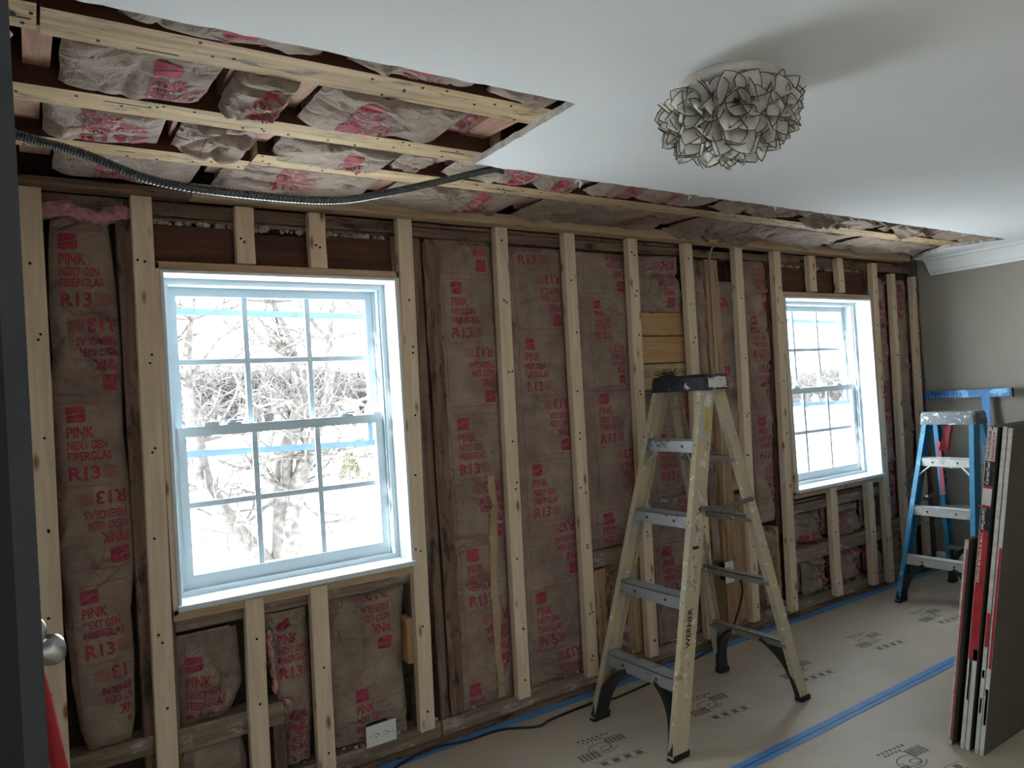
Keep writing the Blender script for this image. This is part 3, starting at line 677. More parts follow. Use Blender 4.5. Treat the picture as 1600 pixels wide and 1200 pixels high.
# ================================================================== INSULATION
class Sheet:
    """crumpled paper facing over a fibreglass batt; 'wall' faces the room, 'ceil' faces down"""
    def __init__(s, mode, rows, base, bulge=.035, seed=0, rough=.012, nc=8, ca=.017, cstretch=1., power=4, tuck=.05):
        s.mode, s.base, s.bulge, s.seed, s.rough, s.power, s.tuck = mode, base, bulge, seed, rough, power, tuck
        rows = sorted(rows); s.rv = np.array([r[0] for r in rows]); s.rl = np.array([r[1] for r in rows]); s.rr = np.array([r[2] for r in rows])
        s.ca = ca; s.v0, s.v1 = s.rv[0], s.rv[-1]; rnd = random.Random(seed*13+1); s.cr = []
        for _ in range(nc):
            v = rnd.uniform(s.v0, s.v1); l, r = np.interp(v, s.rv, s.rl), np.interp(v, s.rv, s.rr)
            s.cr.append((rnd.uniform(l, r), v, rnd.gauss(0, .45)*cstretch+(math.pi/2 if rnd.random() < .3 else 0), rnd.uniform(.05, .22), rnd.uniform(.005, .014), rnd.uniform(-1, 1)*ca))
    def depth(s, u, v):
        l = np.interp(v, s.rv, s.rl); r = np.interp(v, s.rv, s.rr); q = np.clip((u-l)/(r-l), 0, 1)
        prof = 1-np.abs(2*q-1)**s.power
        e = np.clip(np.minimum(v-s.v0, s.v1-v)/s.tuck, 0, 1); e = e*(2-e)
        d = s.bulge*prof*(.25+.75*e)
        d += s.rough*1.6*vnoise(u*7, v*5, s.seed)*prof+s.rough*.8*vnoise(u*19, v*15, s.seed+3)*prof
        rd = 1-np.abs(vnoise(u*9, v*13, s.seed+7))*4; d += s.rough*.35*np.clip(rd, -1, 1)*prof
        for cu, cv, an, ln, wd, am in s.cr:
            c, q2 = math.cos(an), math.sin(an); a = (u-cu)*c+(v-cv)*q2; b = -(u-cu)*q2+(v-cv)*c
            if am > .35*s.ca:         # a lap: rises slowly, drops sharply
                f = np.where(b > 0, np.exp(-np.clip(b, 0, 1)/.022), np.exp(np.clip(b, -1, 0)/.005))
            else: f = np.exp(-(b/wd)**2)
            d += am*f*np.clip(1-(a/ln)**2, 0, 1)*(.3+.7*prof)
        return d
    def pts(s, u, v, off=0):
        d = s.depth(u, v)+off
        return np.stack([u, s.base-d, v], 1) if s.mode == 'wall' else np.stack([u, v, s.base-d], 1)
    def paper(s, parent, name='paper_facing', mat=None):
        wmax = (s.rr-s.rl).max(); nu = max(6, int(wmax/.0085)); nv = max(5, int((s.v1-s.v0)/.0095))
        V = np.repeat(np.linspace(s.v0, s.v1, nv+1), nu+1); Q = np.tile(np.linspace(0, 1, nu+1), nv+1)
        l = np.interp(V, s.rv, s.rl); r = np.interp(V, s.rv, s.rr)
        wob = .004*vnoise(V*14, Q*0+.5, s.seed+20); U = l+(r-l)*Q+wob*(1-2*np.minimum(Q, 1-Q))
        m = MB(); m.v = [tuple(p) for p in s.pts(U, V)]
        m.f = [(j*(nu+1)+i, j*(nu+1)+i+1, (j+1)*(nu+1)+i+1, (j+1)*(nu+1)+i) for j in range(nv) for i in range(nu)]; m.m = [0]*len(m.f)
        return m.build(name, mat or M['kraft'], parent, smooth=True)
    def fluff(s, parent, back=.06):
        l, r = s.rl.min()+.012, s.rr.max()-.012; a, b = s.v0+.01, s.v1-.01
        l, r = np.interp(np.linspace(a, b, 7), s.rv, s.rl)+.012, np.interp(np.linspace(a, b, 7), s.rv, s.rr)-.012
        m = MB(); prev = None
        for k, vv in enumerate(np.linspace(a, b, 7)):
            f = s.base+.022; bk = s.base+back
            ring = [(l[k], f, vv), (r[k], f, vv), (r[k], bk, vv), (l[k], bk, vv)] if s.mode == 'wall' else [(l[k], vv, f), (r[k], vv, f), (r[k], vv, bk), (l[k], vv, bk)]
            if prev: m.loft(prev, ring)
            prev = ring
        return m.build('fibreglass', M['pink'], parent)
    def prints(s, parent, inks, marg=.008):
        """inks: list of (Ink, u, v, angle): placed with its origin at (u, v); right = +u, down = -v on walls, +v on ceilings"""
        sg = -1 if s.mode == 'wall' else 1
        for ink, u0, v0, an in inks:
            m = MB(); c, q = math.cos(an), math.sin(an); x, y = ink.v[:, 0], ink.v[:, 1]
            u = u0+x*c-y*q; v = v0+sg*(x*q+y*c)
            l = np.interp(v, s.rv, s.rl); r = np.interp(v, s.rv, s.rr)
            ok = (u > l+marg) & (u < r-marg) & (v > s.v0+.012) & (v < s.v1-.012)
            ok &= vnoise(u*40, v*40, s.seed+50) > -.46                       # worn, incomplete stencil
            P = s.pts(u, v, .0022); keep = ok[ink.t].all(axis=1); t = ink.t[keep]
            if not len(t): continue
            used, inv = np.unique(t, return_inverse=True); t = inv.reshape(-1, 3)
            m.v = [tuple(p) for p in P[used]]; m.f = [tuple(int(i) for i in f) for f in t]; m.m = [0]*len(t)
            m.build('printed_lettering', M['ink'], parent)

def blob(m, c, r, seed, n=10):
    rnd = random.Random(seed); vs_ = []
    for i in range(n+1):
        th = math.pi*i/n
        for k in range(n):
            ph = 2*math.pi*k/n; w = 1+.35*float(vnoise(i*.9, k*.9, seed))*2
            vs_.append((c[0]+r[0]*math.sin(th)*math.cos(ph)*w, c[1]+r[1]*math.sin(th)*math.sin(ph)*w, c[2]+r[2]*math.cos(th)*w))
    m.add(vs_, [(i*n+k, i*n+(k+1) % n, (i+1)*n+(k+1) % n, (i+1)*n+k) for i in range(n) for k in range(n)])

WG, CG = 'insulation batts in the wall bays', 'insulation batts between the ceiling joists'
def batt(label, rows, inks=(), base=2.875, bulge=.03, seed=0, mode="wall", fluffs=(), group=WG, **kw):
    if mode == 'wall': kw['ca'] = kw.get('ca', .013)*2.2
    s = Sheet(mode, rows, base, bulge, seed, **kw)
    cu, cv = float((s.rl.mean()+s.rr.mean())/2), float(s.v0)
    root = empty('insulation_batt', (cu, base, cv) if mode == 'wall' else (cu, float((s.v0+s.v1)/2), base))
    tag(root, label, 'insulation', group)
    s.paper(root); s.fluff(root, .055 if mode == 'wall' else .10)
    s.prints(root, inks)
    if fluffs:
        m = MB()
        for i, (c, r) in enumerate(fluffs): blob(m, c, r, seed*5+i)
        m.build('pink_tuft', M['pink'], root, smooth=True)
    return root, s
U17, U20, U24 = UNIT['R13', .17], UNIT['R13', .20], UNIT['R13', .24]
K8 = lambda i: i
def col(u, z, units): return [(k, u+dx, z-dz, a) for k, dx, dz, a in units]

batt('upper brown paper batt topped with pink fluff, beside the dark door',
     [(2.162, .075, .245), (2.026, .065, .254), (1.851, .058, .261), (1.676, .061, .264), (1.542, .051, .261)], [(U17.scaled(.97), .092, 2.10, 0)], seed=1, base=2.872, nc=20,
     fluffs=[((.05+.034*i, 2.858, 2.172+.012*math.sin(i*1.1)+.008*(i in (2, 3, 4))), (.042, .034, .026)) for i in range(8)])
batt('lower brown paper batt with bunched bottom, beside the dark door',
     [(1.555, .052, .261), (1.416, .053, .258), (1.286, .054, .264), (1.025, .05, .278), (.812, .054, .251), (.617, .067, .253), (.444, .081, .245), (.368, .102, .229)],
     [(U17.scaled(.97), .088, 1.515, 0), (U17.scaled(.92), .10, .905, -.04)], seed=2, base=2.868, bulge=.036, nc=22, ca=.014)
batt('puffed paper batt marked R19 under the left side of the first window', [(.669, .388, .595), (.554, .374, .602), (.461, .378, .606), (.361, .385, .555)],
     [(HALF['R19'].scaled(.98), .41, .600, .02)], seed=3, bulge=.05, nc=16, ca=.014, power=2.5, base=2.885)
batt('crumpled paper batt below the timber block under the first window', [(.272, .395, .59), (.18, .38, .604), (.09, .38, .60)], [], seed=4, nc=12, ca=.014, base=2.88)
batt('narrow torn paper batt between the two short studs under the first window',
     [(.688, .70, .855), (.504, .699, .859), (.327, .737, .858), (.10, .753, .838)], [(HALF['R13'].scaled(.9), .735, .665, 0), (HALF['R13'].scaled(.9), .76, .33, .05)], seed=5, nc=22, ca=.016,
     fluffs=[((.705+.004*i, 2.85, .60-.06*i), (.012, .012, .03)) for i in range(4)]+[((.755, 2.83, .34), (.014, .014, .03))])
batt('wide paper batt above the white outlet plate under the first window',
     [(.694, .941, 1.28), (.502, .939, 1.255), (.347, .935, 1.25), (.165, .93, 1.261), (.10, .937, 1.25)],
     [(HALF['R13'].turned(0, 0), 1.195, .452, 0), (HALF['R13'].scaled(.92), 1.03, .315, 0)], seed=6, nc=18, ca=.014, base=2.882)
b3, s3 = batt('long paper batt with tan strip down it, first bay right of the first window',
     [(2.181, 1.519, 1.828), (1.813, 1.526, 1.835), (1.405, 1.53, 1.832), (1.057, 1.525, 1.826), (.656, 1.503, 1.815), (.313, 1.492, 1.81), (.085, 1.477, 1.792)],
     [(U20, 1.572, 2.585, 0), (U20, 1.578, 1.985, 0), (U20, 1.575, 1.372, 0), (U20, 1.578, .785, 0), (U20, 1.552, .195, 0)], seed=7, nc=30, bulge=.026)
m = MB(); zz = np.linspace(1.10, .10, 40); uu = 1.705-.02*(1.1-zz)/1.0+.004*np.sin(zz*9); P0 = s3.pts(uu, zz, .006); P1 = s3.pts(uu+.038+.004*np.sin(zz*17), zz, .006)
m.v = [tuple(p) for p in P0]+[tuple(p) for p in P1]; m.f = [(i, i+40, i+41, i+1) for i in range(39)]; m.m = [0]*39
M['strip'] = plain('tan_paper_strip', (.42, .30, .19, 1), .6); m.build('paper_strip', M['strip'], b3, smooth=True)
batt('long flat paper batt, second bay right of the first window',
     [(2.169, 1.912, 2.233), (1.876, 1.897, 2.24), (1.504, 1.898, 2.241), (1.133, 1.892, 2.241), (.734, 1.876, 2.239), (.397, 1.873, 2.234), (.09, 1.878, 2.224)],
     [(U24, 1.962, 2.335, 0), (U24, 1.962, 1.725, 0), (U24, 1.955, 1.125, 0), (U24, 1.94, .520, 0)], seed=8, nc=26, bulge=.026)
batt('paper batt with a fold across it, third bay right of the first window',
     [(2.168, 2.324, 2.668), (1.882, 2.322, 2.66), (1.617, 2.325, 2.662), (1.221, 2.309, 2.662), (.894, 2.314, 2.632), (.66, 2.301, 2.634)],
     [(U24, 2.385, 2.515, 0), (U24.scaled(.78), 2.395, 1.915, 0), (U24, 2.39, 1.44, 0), (U24, 2.37, .835, 0)], seed=9, nc=26, ca=.013)
batt('short crumpled paper piece above the bare orange planks', [(2.169, 2.74, 3.051), (2.028, 2.736, 3.047), (1.863, 2.74, 3.062)],
     [(HALF['R13'].turned(0, 0), 2.98, 1.885, 0)], seed=10, nc=24, ca=.018, bulge=.03)
batt('long wrinkled paper batt below the bare orange planks, behind the tall yellow ladder', [(1.435, 2.725, 3.085), (1.116, 2.72, 3.11), (.595, 2.711, 3.088), (.09, 2.70, 3.082)],
     [(U24, 2.79, 1.80, 0), (U24, 2.79, 1.20, 0), (U24, 2.77, .60, 0)], seed=11, nc=20, ca=.012)
batt('narrow folded paper edge left of the rough fir post', [(2.08, 3.157, 3.235), (1.6, 3.16, 3.232), (1.0, 3.155, 3.232), (.45, 3.15, 3.232)], [(HALF['R13'], 3.205, 1.45, math.pi/2)], seed=12, nc=20, ca=.016)
batt('slim paper batt folded lengthwise right of the rough fir post', [(2.046, 3.352, 3.511), (1.744, 3.345, 3.514), (1.444, 3.35, 3.505), (1.07, 3.35, 3.511), (.82, 3.35, 3.494)],
     [(HALF['R13'], 3.40, 1.55, math.pi/2), (HALF['R13'], 3.40, 1.95, math.pi/2)], seed=13, nc=26, ca=.016, cstretch=.4, bulge=.035)
batt('long paper batt left of the second window', [(2.178, 3.593, 3.805), (1.82, 3.579, 3.80), (1.431, 3.562, 3.79), (1.044, 3.545, 3.77), (.602, 3.557, 3.745)],
     [(U17, 3.625, 2.43, 0), (U17, 3.62, 1.845, 0), (U17, 3.61, 1.235, 0)], seed=14, nc=26)
batt('puffed paper batt with sideways lettering under the left side of the second window', [(.60, 3.95, 4.225), (.50, 3.895, 4.225), (.40, 3.895, 4.225)],
     [(HALF['R13'].scaled(.9), 3.965, .415, -math.pi/2)], seed=15, nc=18, ca=.018, bulge=.06, power=2.5, base=2.90)
batt('crushed paper batt with slanted R13 under the middle of the second window', [(.60, 4.30, 4.63), (.50, 4.30, 4.635), (.40, 4.31, 4.63)],
     [(HALF['R13'].scaled(.9), 4.35, .58, .5), (HALF['R13'].scaled(.8), 4.50, .60, 1.1)], seed=16, nc=24, ca=.024, bulge=.05, base=2.895)
batt('small paper wad under the right side of the second window', [(.60, 4.715, 4.81), (.40, 4.71, 4.805)], [(HALF['R13'].scaled(.7), 4.73, .59, .1)], seed=17, nc=14, ca=.016, bulge=.04,
     fluffs=[((4.745, 2.85, .575), (.02, .02, .02))])
batt('dark crumpled paper batt at the floor under the left of the second window', [(.30, 3.98, 4.225), (.2, 3.97, 4.22), (.09, 3.99, 4.215)], [(HALF['R13'], 4.05, .34, 0)], seed=18, nc=22, ca=.018, bulge=.05, base=2.895)
batt('paper batt with ragged top at the floor under the middle of the second window', [(.30, 4.33, 4.63), (.2, 4.32, 4.63), (.09, 4.34, 4.63)], [(HALF['R13'].turned(0, 0), 4.60, .10, 0)], seed=19, nc=16, ca=.014, bulge=.05, base=2.895)
batt('narrow paper batt at the floor under the right corner of the second window', [(.30, 4.715, 4.81), (.09, 4.71, 4.80)], [], seed=20, nc=10, ca=.014)
batt('narrow twisted paper batt just right of the second window', [(2.13, 4.955, 5.11), (1.73, 4.95, 5.10), (1.278, 4.94, 5.09), (.824, 4.93, 5.08), (.43, 4.925, 5.075)],
     [(U17, 4.985, 1.95, 0), (U17, 4.975, 1.36, 0), (U17, 4.965, .83, 0)], seed=21, nc=22, ca=.018, cstretch=.5)
batt('paper batt in the last bay against the grey wall', [(2.12, 5.175, 5.40), (1.732, 5.165, 5.395), (1.264, 5.15, 5.38), (.799, 5.13, 5.365), (.43, 5.12, 5.355)],
     [(HALF['R13'], 5.245, 2.08, 0), (HALF['R13'], 5.24, 1.72, math.pi/2), (HALF['R13'], 5.235, 1.1, math.pi/2)], seed=22, nc=12)
batt('small paper piece at the floor in the last bay by the grey wall', [(.32, 5.0, 5.30), (.09, 5.0, 5.30)], [(HALF['R13'], 5.05, .28, 0)], seed=23, nc=12, ca=.014)
batt('small paper piece at the floor just left of the second window, behind split laths', [(.55, 3.575, 3.74), (.3, 3.57, 3.74), (.09, 3.58, 3.73)], [], seed=24, nc=16, ca=.016, base=2.90)
batt('brown paper piece at the floor behind upright laths, left of the tall yellow ladder', [(.56, 2.31, 2.62), (.3, 2.31, 2.62), (.09, 2.32, 2.62)], [(HALF['R13'], 2.48, .52, .1)], seed=25, nc=16, ca=.014, base=2.90)

# ceiling batts (rows are v = distance into the room depth, u along the joists)
BIG = {k: half_unit(k).scaled(1.25).dense(.02) for k in ('R13', 'R19')}
def cb(label, x0, x1, y0, y1, inks=(), seed=0, base=2.287, bulge=.018, x0b=None, x1b=None, **kw):
    kw = dict(dict(nc=18, ca=.010, rough=.011, power=8, tuck=.018), **kw)
    return batt(label, [(y0, x0, x1), (y1, x0 if x0b is None else x0b, x1 if x1b is None else x1b)], inks, base, bulge, seed, 'ceil', group=CG, **kw)
H = BIG['R19']
cb('pale paper batt in the ceiling bay nearest the viewer, at its left end', .18, .60, 1.50, 1.636, [(H, .37, 1.525, 0)], 31)
cb('pale paper batt in the ceiling bay nearest the viewer, middle piece', .66, 1.01, 1.50, 1.636, [(H, .80, 1.52, 0)], 32)
cb('small pale paper batt in the ceiling bay nearest the viewer, by the torn corner', 1.05, 1.27, 1.50, 1.636, [], 33)
cb('long pale paper batt with pink edge, left end of the second ceiling bay', .085, .42, 1.76, 2.026, [(H.scaled(.85), .27, 1.80, 0)], 34, x1b=.40)
cb('bunched pale paper batt with red print, second ceiling bay', .445, .60, 1.76, 2.026, [(H.scaled(.8), .53, 1.80, .2)], 35, ca=.018, bulge=.028)
cb('large drooping pale paper batt, right part of the second ceiling bay', .66, 1.10, 1.76, 2.026, [(H.scaled(.9), .78, 1.785, .05), (H.scaled(.8), .76, 1.95, 0)], 36, bulge=.026, ca=.014)
cb('small shaded paper batt at the corner of the second ceiling bay', 1.11, 1.262, 1.80, 2.026, [(H.scaled(.7), 1.13, 1.79, 0)], 37, base=2.33)
cb('pale paper batt with big R19 print, left end of the third ceiling bay', .055, .345, 2.14, 2.388, [(H, .145, 2.06, 0)], 38)
cb('plain pale paper batt with a red line, third ceiling bay', .385, .60, 2.14, 2.388, [(Ink().vline(0, .3, 0).dense(), .46, 2.12, 0)], 39, ca=.02)
cb('creased pale paper batt left of the cable end, third ceiling bay', .665, 1.06, 2.14, 2.36, [(H.scaled(.8), .88, 2.20, 0)], 40, bulge=.026, ca=.014)
cb('narrow plain paper batt above the cable end', 1.07, 1.19, 2.14, 2.36, [], 41)
cb('paper batt with upside-down R19 beside the torn ceiling corner', 1.27, 1.66, 2.085, 2.312, [(H.turned(0, 0), 1.60, 2.32, 0)], 42)
cb('paper batt with red squiggle print along the ceiling strip', 1.67, 1.86, 2.085, 2.312, [(H.scaled(.8), 1.72, 2.19, -.2)], 43)
cb('flat paper batt with diamond print along the ceiling strip', 1.93, 2.18, 2.085, 2.312, [(H.scaled(.7), 2.05, 2.10, 0)], 44)
cb('long flat paper batt above the tall yellow ladder, ceiling strip', 2.20, 2.62, 2.085, 2.312, [(H.scaled(.8), 2.32, 2.17, .1)], 45)
cb('pleated pale paper batt in the ceiling strip above the tall yellow ladder', 2.68, 3.30, 2.085, 2.312, [], 46, nc=40, ca=.028, cstretch=.3)
cb('torn hanging paper batt in the ceiling strip left of the second window', 3.37, 4.04, 2.085, 2.316, [], 47, nc=44, ca=.032, cstretch=.3)
cb('crumpled paper batt in the ceiling strip above the second window', 4.11, 4.61, 2.085, 2.316, [], 48, nc=34, ca=.03)
cb('last smooth tan paper batt in the ceiling strip by the grey wall', 4.68, 5.20, 2.085, 2.316, [], 49, nc=20)
cb('shaded paper batt over the first window, left end of the ceiling bay at the wall', .085, .50, 2.49, 2.75, [(H.scaled(.8), .20, 2.57, 0)], 50)
cb('paper batt with red R19 over the first window, ceiling bay at the wall', .57, 1.11, 2.42, 2.75, [(H.scaled(.9), .74, 2.36, 0)], 51, ca=.022)
cb('paper batt right of the first window in the ceiling bay at the wall', 1.18, 1.78, 2.42, 2.75, [(H.scaled(.8), 1.52, 2.45, 0)], 52, ca=.024)
cb('wrinkled paper batt in the wall-side ceiling bay before the tall yellow ladder', 1.86, 2.72, 2.42, 2.75, [(H.scaled(.8), 2.45, 2.45, .2)], 53, nc=30, ca=.024)
cb('ragged paper batt with pink tuft in the wall-side ceiling bay above the fir post', 2.81, 4.18, 2.425, 2.75, [], 54, nc=60, ca=.03, fluffs=[((3.02, 2.71, 2.275), (.05, .025, .016))])
cb('torn paper batt in the wall-side ceiling bay above the second window', 4.26, 5.2, 2.43, 2.75, [], 55, nc=40, ca=.03)

# ================================================================== STEP LADDERS
def ladder(name, label, xf, yc, hw, steps_z, zcap, caph, lean, taper, xr, rlean, mats, rear_bars, spread_z, cap_depth, boots=True, decal=None):
    rail, stepm, capm, railin = mats
    root = tag(empty(name, (xf, yc, 0)), label, 'ladder')
    D, FL, T = .082, .028, .004
    def chan(p0, p1, d, inw, dep=D, nm='front_rail', sgn=1):
        m = MB(); sec = [(0, 0), (dep, 0), (dep, FL), (dep-T, FL), (dep-T, T), (T, T), (T, FL), (0, FL)]
        m.loft([(p0[0]+a*sgn, p0[1]+b*inw, p0[2]) for a, b in sec], [(p1[0]+a*sgn, p1[1]+b*inw, p1[2]) for a, b in sec])
        return m.build(nm, rail, root)
    Xf = lambda z: xf+lean*z
    W_ = lambda z: hw-taper*z
    rails = {}
    for sd in (-1, 1):
        r = chan((Xf(.0), yc+sd*W_(0), .012), (Xf(zcap), yc+sd*W_(zcap), zcap+.01), D, -sd); rails[sd] = r
        # rubber foot and rivets
        m = MB(); x, y = Xf(0), yc+sd*W_(0)
        m.hexa([(x-.003, y-sd*.030, 0), (x-.003, y+sd*.003, 0), (x+D+.006, y+sd*.003, 0), (x+D+.006, y-sd*.030, 0),
                (x-.003+lean*.03, y-sd*.030, .03), (x-.001+lean*.03, y+sd*.002, .022), (x+D+.004+lean*.03, y+sd*.002, .022), (x+D+.004+lean*.03, y-sd*.030, .03)])
        m.build('foot', M['black'], root)
        m = MB()
        for z in list(steps_z)+[.06, .15, zcap-.06]:
            m.lathe([(.0065, -.002), (.006, .002)], (Xf(z)-.0005, yc+sd*(W_(z)-.013), z), 'x', 8)
        m.build('rivets', M['rivet'], r)
    Xr = lambda z: xr-rlean*z            # rear edge of the rear rail
    Wr = lambda z: hw-.006-taper*z
    DR = .055
    for sd in (-1, 1):
        chan((Xr(0), yc+sd*Wr(0), .012), (Xr(zcap), yc+sd*Wr(zcap), zcap+.01), DR, -sd, DR, 'rear_rail', -1)
        m = MB(); x, y = Xr(0), yc+sd*Wr(0); m.bevbox(x-DR-.006, x+.008, min(y-sd*.034, y+sd*.006), max(y-sd*.034, y+sd*.006), 0, .026, .006); m.build('foot', M['black'], root)
    # treads: ribbed top plate, front lip, back lip
    for z in steps_z:
        w = W_(z)-.005; x0 = Xf(z)+.006; x1 = x0+.074; zt = z+.024
        m = MB(); m.box(x0, x1, yc-w, yc+w, zt-.003, zt); m.box(x0, x0+.0035, yc-w, yc+w, zt-.052, zt); m.box(x1-.003, x1, yc-w, yc+w, zt-.028, zt)
        for k in range(9): m.box(x0+.006+k*.007, x0+.009+k*.007, yc-w, yc+w, zt, zt+.0016)
        st = m.build('step', stepm, root)
        m = MB()
        for t in (-.45, .45): m.lathe([(.007, -.0025), (.006, .001)], (x0-.0005, yc+t*w, zt-.026), 'x', 8)
        m.build('rivets', M['rivet'], st)
    # knee braces under the top tread and under the bottom tread
    z = steps_z[-1]
    for sd in (-1, 1):
        w = W_(z); x = Xf(z)
        m = MB(); m.tube([(x+.02, yc+sd*(w-.095), z-.012), (x-.01, yc+sd*(w-.012), z-.085)], .006, 6); m.build('knee_brace', stepm, root)
    def strap(a, b, c, wd, th, nm, mat):          # curved plastic brace, section wide along x
        m = MB(); prev = None; n = 12
        for i in range(n+1):
            t = i/n; p = Vector(a)*(1-t)**2+Vector(b)*2*t*(1-t)+Vector(c)*t*t; tn = ((Vector(b)-Vector(a))*(1-t)+(Vector(c)-Vector(b))*t).normalized()
            nn = Vector((1, 0, 0)).cross(tn).normalized(); hw_ = wd*(.5+.12*abs(2*t-1)); tk = th*(.7+.5*t)
            ring = [p+Vector((-hw_, 0, 0))-nn*tk, p+Vector((hw_, 0, 0))-nn*tk, p+Vector((hw_, 0, 0))+nn*tk, p+Vector((-hw_, 0, 0))+nn*tk]
            if prev: m.loft(prev, ring)
            prev = ring
        m.build(nm, mat, root)
    if boots:
        z = steps_z[0]
        for sd in (-1, 1):
            strap((Xf(z)+.042, yc+sd*.085, z-.02), (Xf(z*.6)+.04, yc+sd*(W_(0)-.035), z*.72), (Xf(0)+.04, yc+sd*(W_(0)-.016), .02), .062, .012, 'boot_brace', M['boot'])
        zb = rear_bars[-1][0]
        for sd in (-1, 1):
            strap((Xr(zb)-.03, yc+sd*.085, zb-.012), (Xr(zb*.6)-.03, yc+sd*(Wr(0)-.035), zb*.72), (Xr(0)-.03, yc+sd*(Wr(0)-.016), .02), .050, .010, 'boot_brace', M['boot'])
    for zb, fr in rear_bars:
        w = Wr(zb)-.004; x = Xr(zb)
        m = MB(); m.box(x-.050, x-.006, yc-w, yc+w, zb-.003, zb); m.box(x-.050, x-.047, yc-w, yc+w, zb-.028, zb); m.box(x-.009, x-.006, yc-w, yc+w, zb-.028, zb)
        m.build('rear_bar', M['barmetal'], root)
    for sd in (-1, 1):
        y = yc+sd*(W_(spread_z)+.004*1); xa, xb = Xf(spread_z)+.045, Xr(spread_z)-.03; xm = (xa+xb)/2; g = sd*.004
        m = MB()
        for (p, q, o) in (((xa, spread_z+.004), (xm+.02, spread_z-.014), 0), ((xm-.02, spread_z-.012), (xb, spread_z+.006), .004)):
            h = .011; yy = y+sd*o
            m.hexa([(p[0], yy, p[1]-h), (q[0], yy, q[1]-h), (q[0], yy+g, q[1]-h), (p[0], yy+g, p[1]-h), (p[0], yy, p[1]+h), (q[0], yy, q[1]+h), (q[0], yy+g, q[1]+h), (p[0], yy+g, p[1]+h)])
        for xx in (xa, xm, xb): m.lathe([(.008, -.007), (.008, .007)], (xx, y, spread_z), 'y', 8)
        m.build('spreader', M['spread'], root)
    # cap
    wc = W_(zcap)+.018; x0 = Xf(zcap)-.006; x1 = x0+cap_depth
    m = MB(); b = .014
    ra = [(x0, yc-wc), (x1, yc-wc), (x1, yc+wc), (x0, yc+wc)]
    def rr(z, ins):
        pts = []
        for cx, cyy, a0 in ((x0+ins+.02, yc-wc+ins+.02, 180), (x1-ins-.02, yc-wc+ins+.02, 270), (x1-ins-.02, yc+wc-ins-.02, 0), (x0+ins+.02, yc+wc-ins-.02, 90)):
            for k in range(4):
                q = math.radians(a0+30*k); pts.append((cx+.02*math.cos(q), cyy+.02*math.sin(q), z))
        return pts
    R_ = [rr(zcap-.004, 0), rr(zcap+caph*.8, .006), rr(zcap+caph, .012)]
    m.loft(R_[0], R_[1]); m.loft(R_[1], R_[2])
    cap = m.build('top_cap', capm, root)
    m = MB()
    for t in (-.5, .45): m.box(x0+.03, x0+.045, yc+t*wc-.03, yc+t*wc+.03, zcap+caph-.001, zcap+caph+.0012)
    m.build('tool_slot', M['dark'], cap)
    return root, rails, Xf, W_, Xr, Wr, cap

M['rivet'] = plain('dull_rivet', (.13, .10, .08, 1), .5, metal=.5)
M['boot'] = speckled('black_boot_plastic', (.016, .018, .022, 1), [((.6, .6, .58, 1), .72, 26)], rough=.45)
M['barmetal'] = speckled('grey_bar_metal', (.23, .22, .19, 1), [((.7, .68, .63, 1), .62, 22)], rough=.5, metal=.3)
M['spread'] = speckled('spreader_metal', (.20, .19, .18, 1), [((.55, .54, .5, 1), .6, 30)], rough=.45, metal=.5)
M['alu'] = speckled('scuffed_aluminium', (.44, .45, .46, 1), [((.24, .24, .24, 1), .6, 12), ((.72, .72, .70, 1), .66, 20)], rough=.42, metal=.6)
M['yrail'] = speckled('old_yellow_fibreglass', (.50, .41, .25, 1), [((.46, .40, .30, 1), .46, 5), ((.30, .22, .10, 1), .62, 9), ((.68, .64, .55, 1), .60, 24), ((.22, .18, .12, 1), .63, 45)], rough=.6)
M['ycap'] = speckled('black_paint_spattered_cap', (.010, .013, .022, 1), [((.60, .58, .54, 1), .62, 26)], rough=.35)
M['brail'] = speckled('blue_fibreglass', (.035, .22, .40, 1), [((.10, .36, .58, 1), .55, 8), ((.55, .66, .70, 1), .66, 22)], rough=.45)
M['balu'] = speckled('paint_spattered_aluminium', (.62, .62, .60, 1), [((.42, .42, .42, 1), .6, 14), ((.8, .8, .78, 1), .6, 24)], rough=.5, metal=.3)
M['bcap'] = speckled('grey_spattered_cap', (.12, .135, .145, 1), [((.70, .70, .68, 1), .57, 26)], rough=.45)

yel, yrails, yXf, yW, yXr, yWr, ycap = ladder('step_ladder', 'tall paint-stained yellow step ladder with black cap in front of the insulated wall',
    2.0, 2.33, .25, (.262, .568, .882, 1.192), 1.432, .066, .29, .0705, 2.872, .215, (M['yrail'], M['alu'], M['ycap'], M['yrail']),
    ((1.13, 0), (.855, 0), (.565, 0), (.275, 0)), .93, .175)
blu, brails, bXf, bW, bXr, bWr, bcap = ladder('step_ladder', 'short blue step ladder with grey cap by the grey wall',
    4.49, 2.345, .238, (.262, .565, .868), 1.105, .075, .285, .075, 5.20, .20, (M['brail'], M['balu'], M['bcap'], M['brail']),
    ((.83, 0), (.55, 0), (.27, 0)), .62, .165)
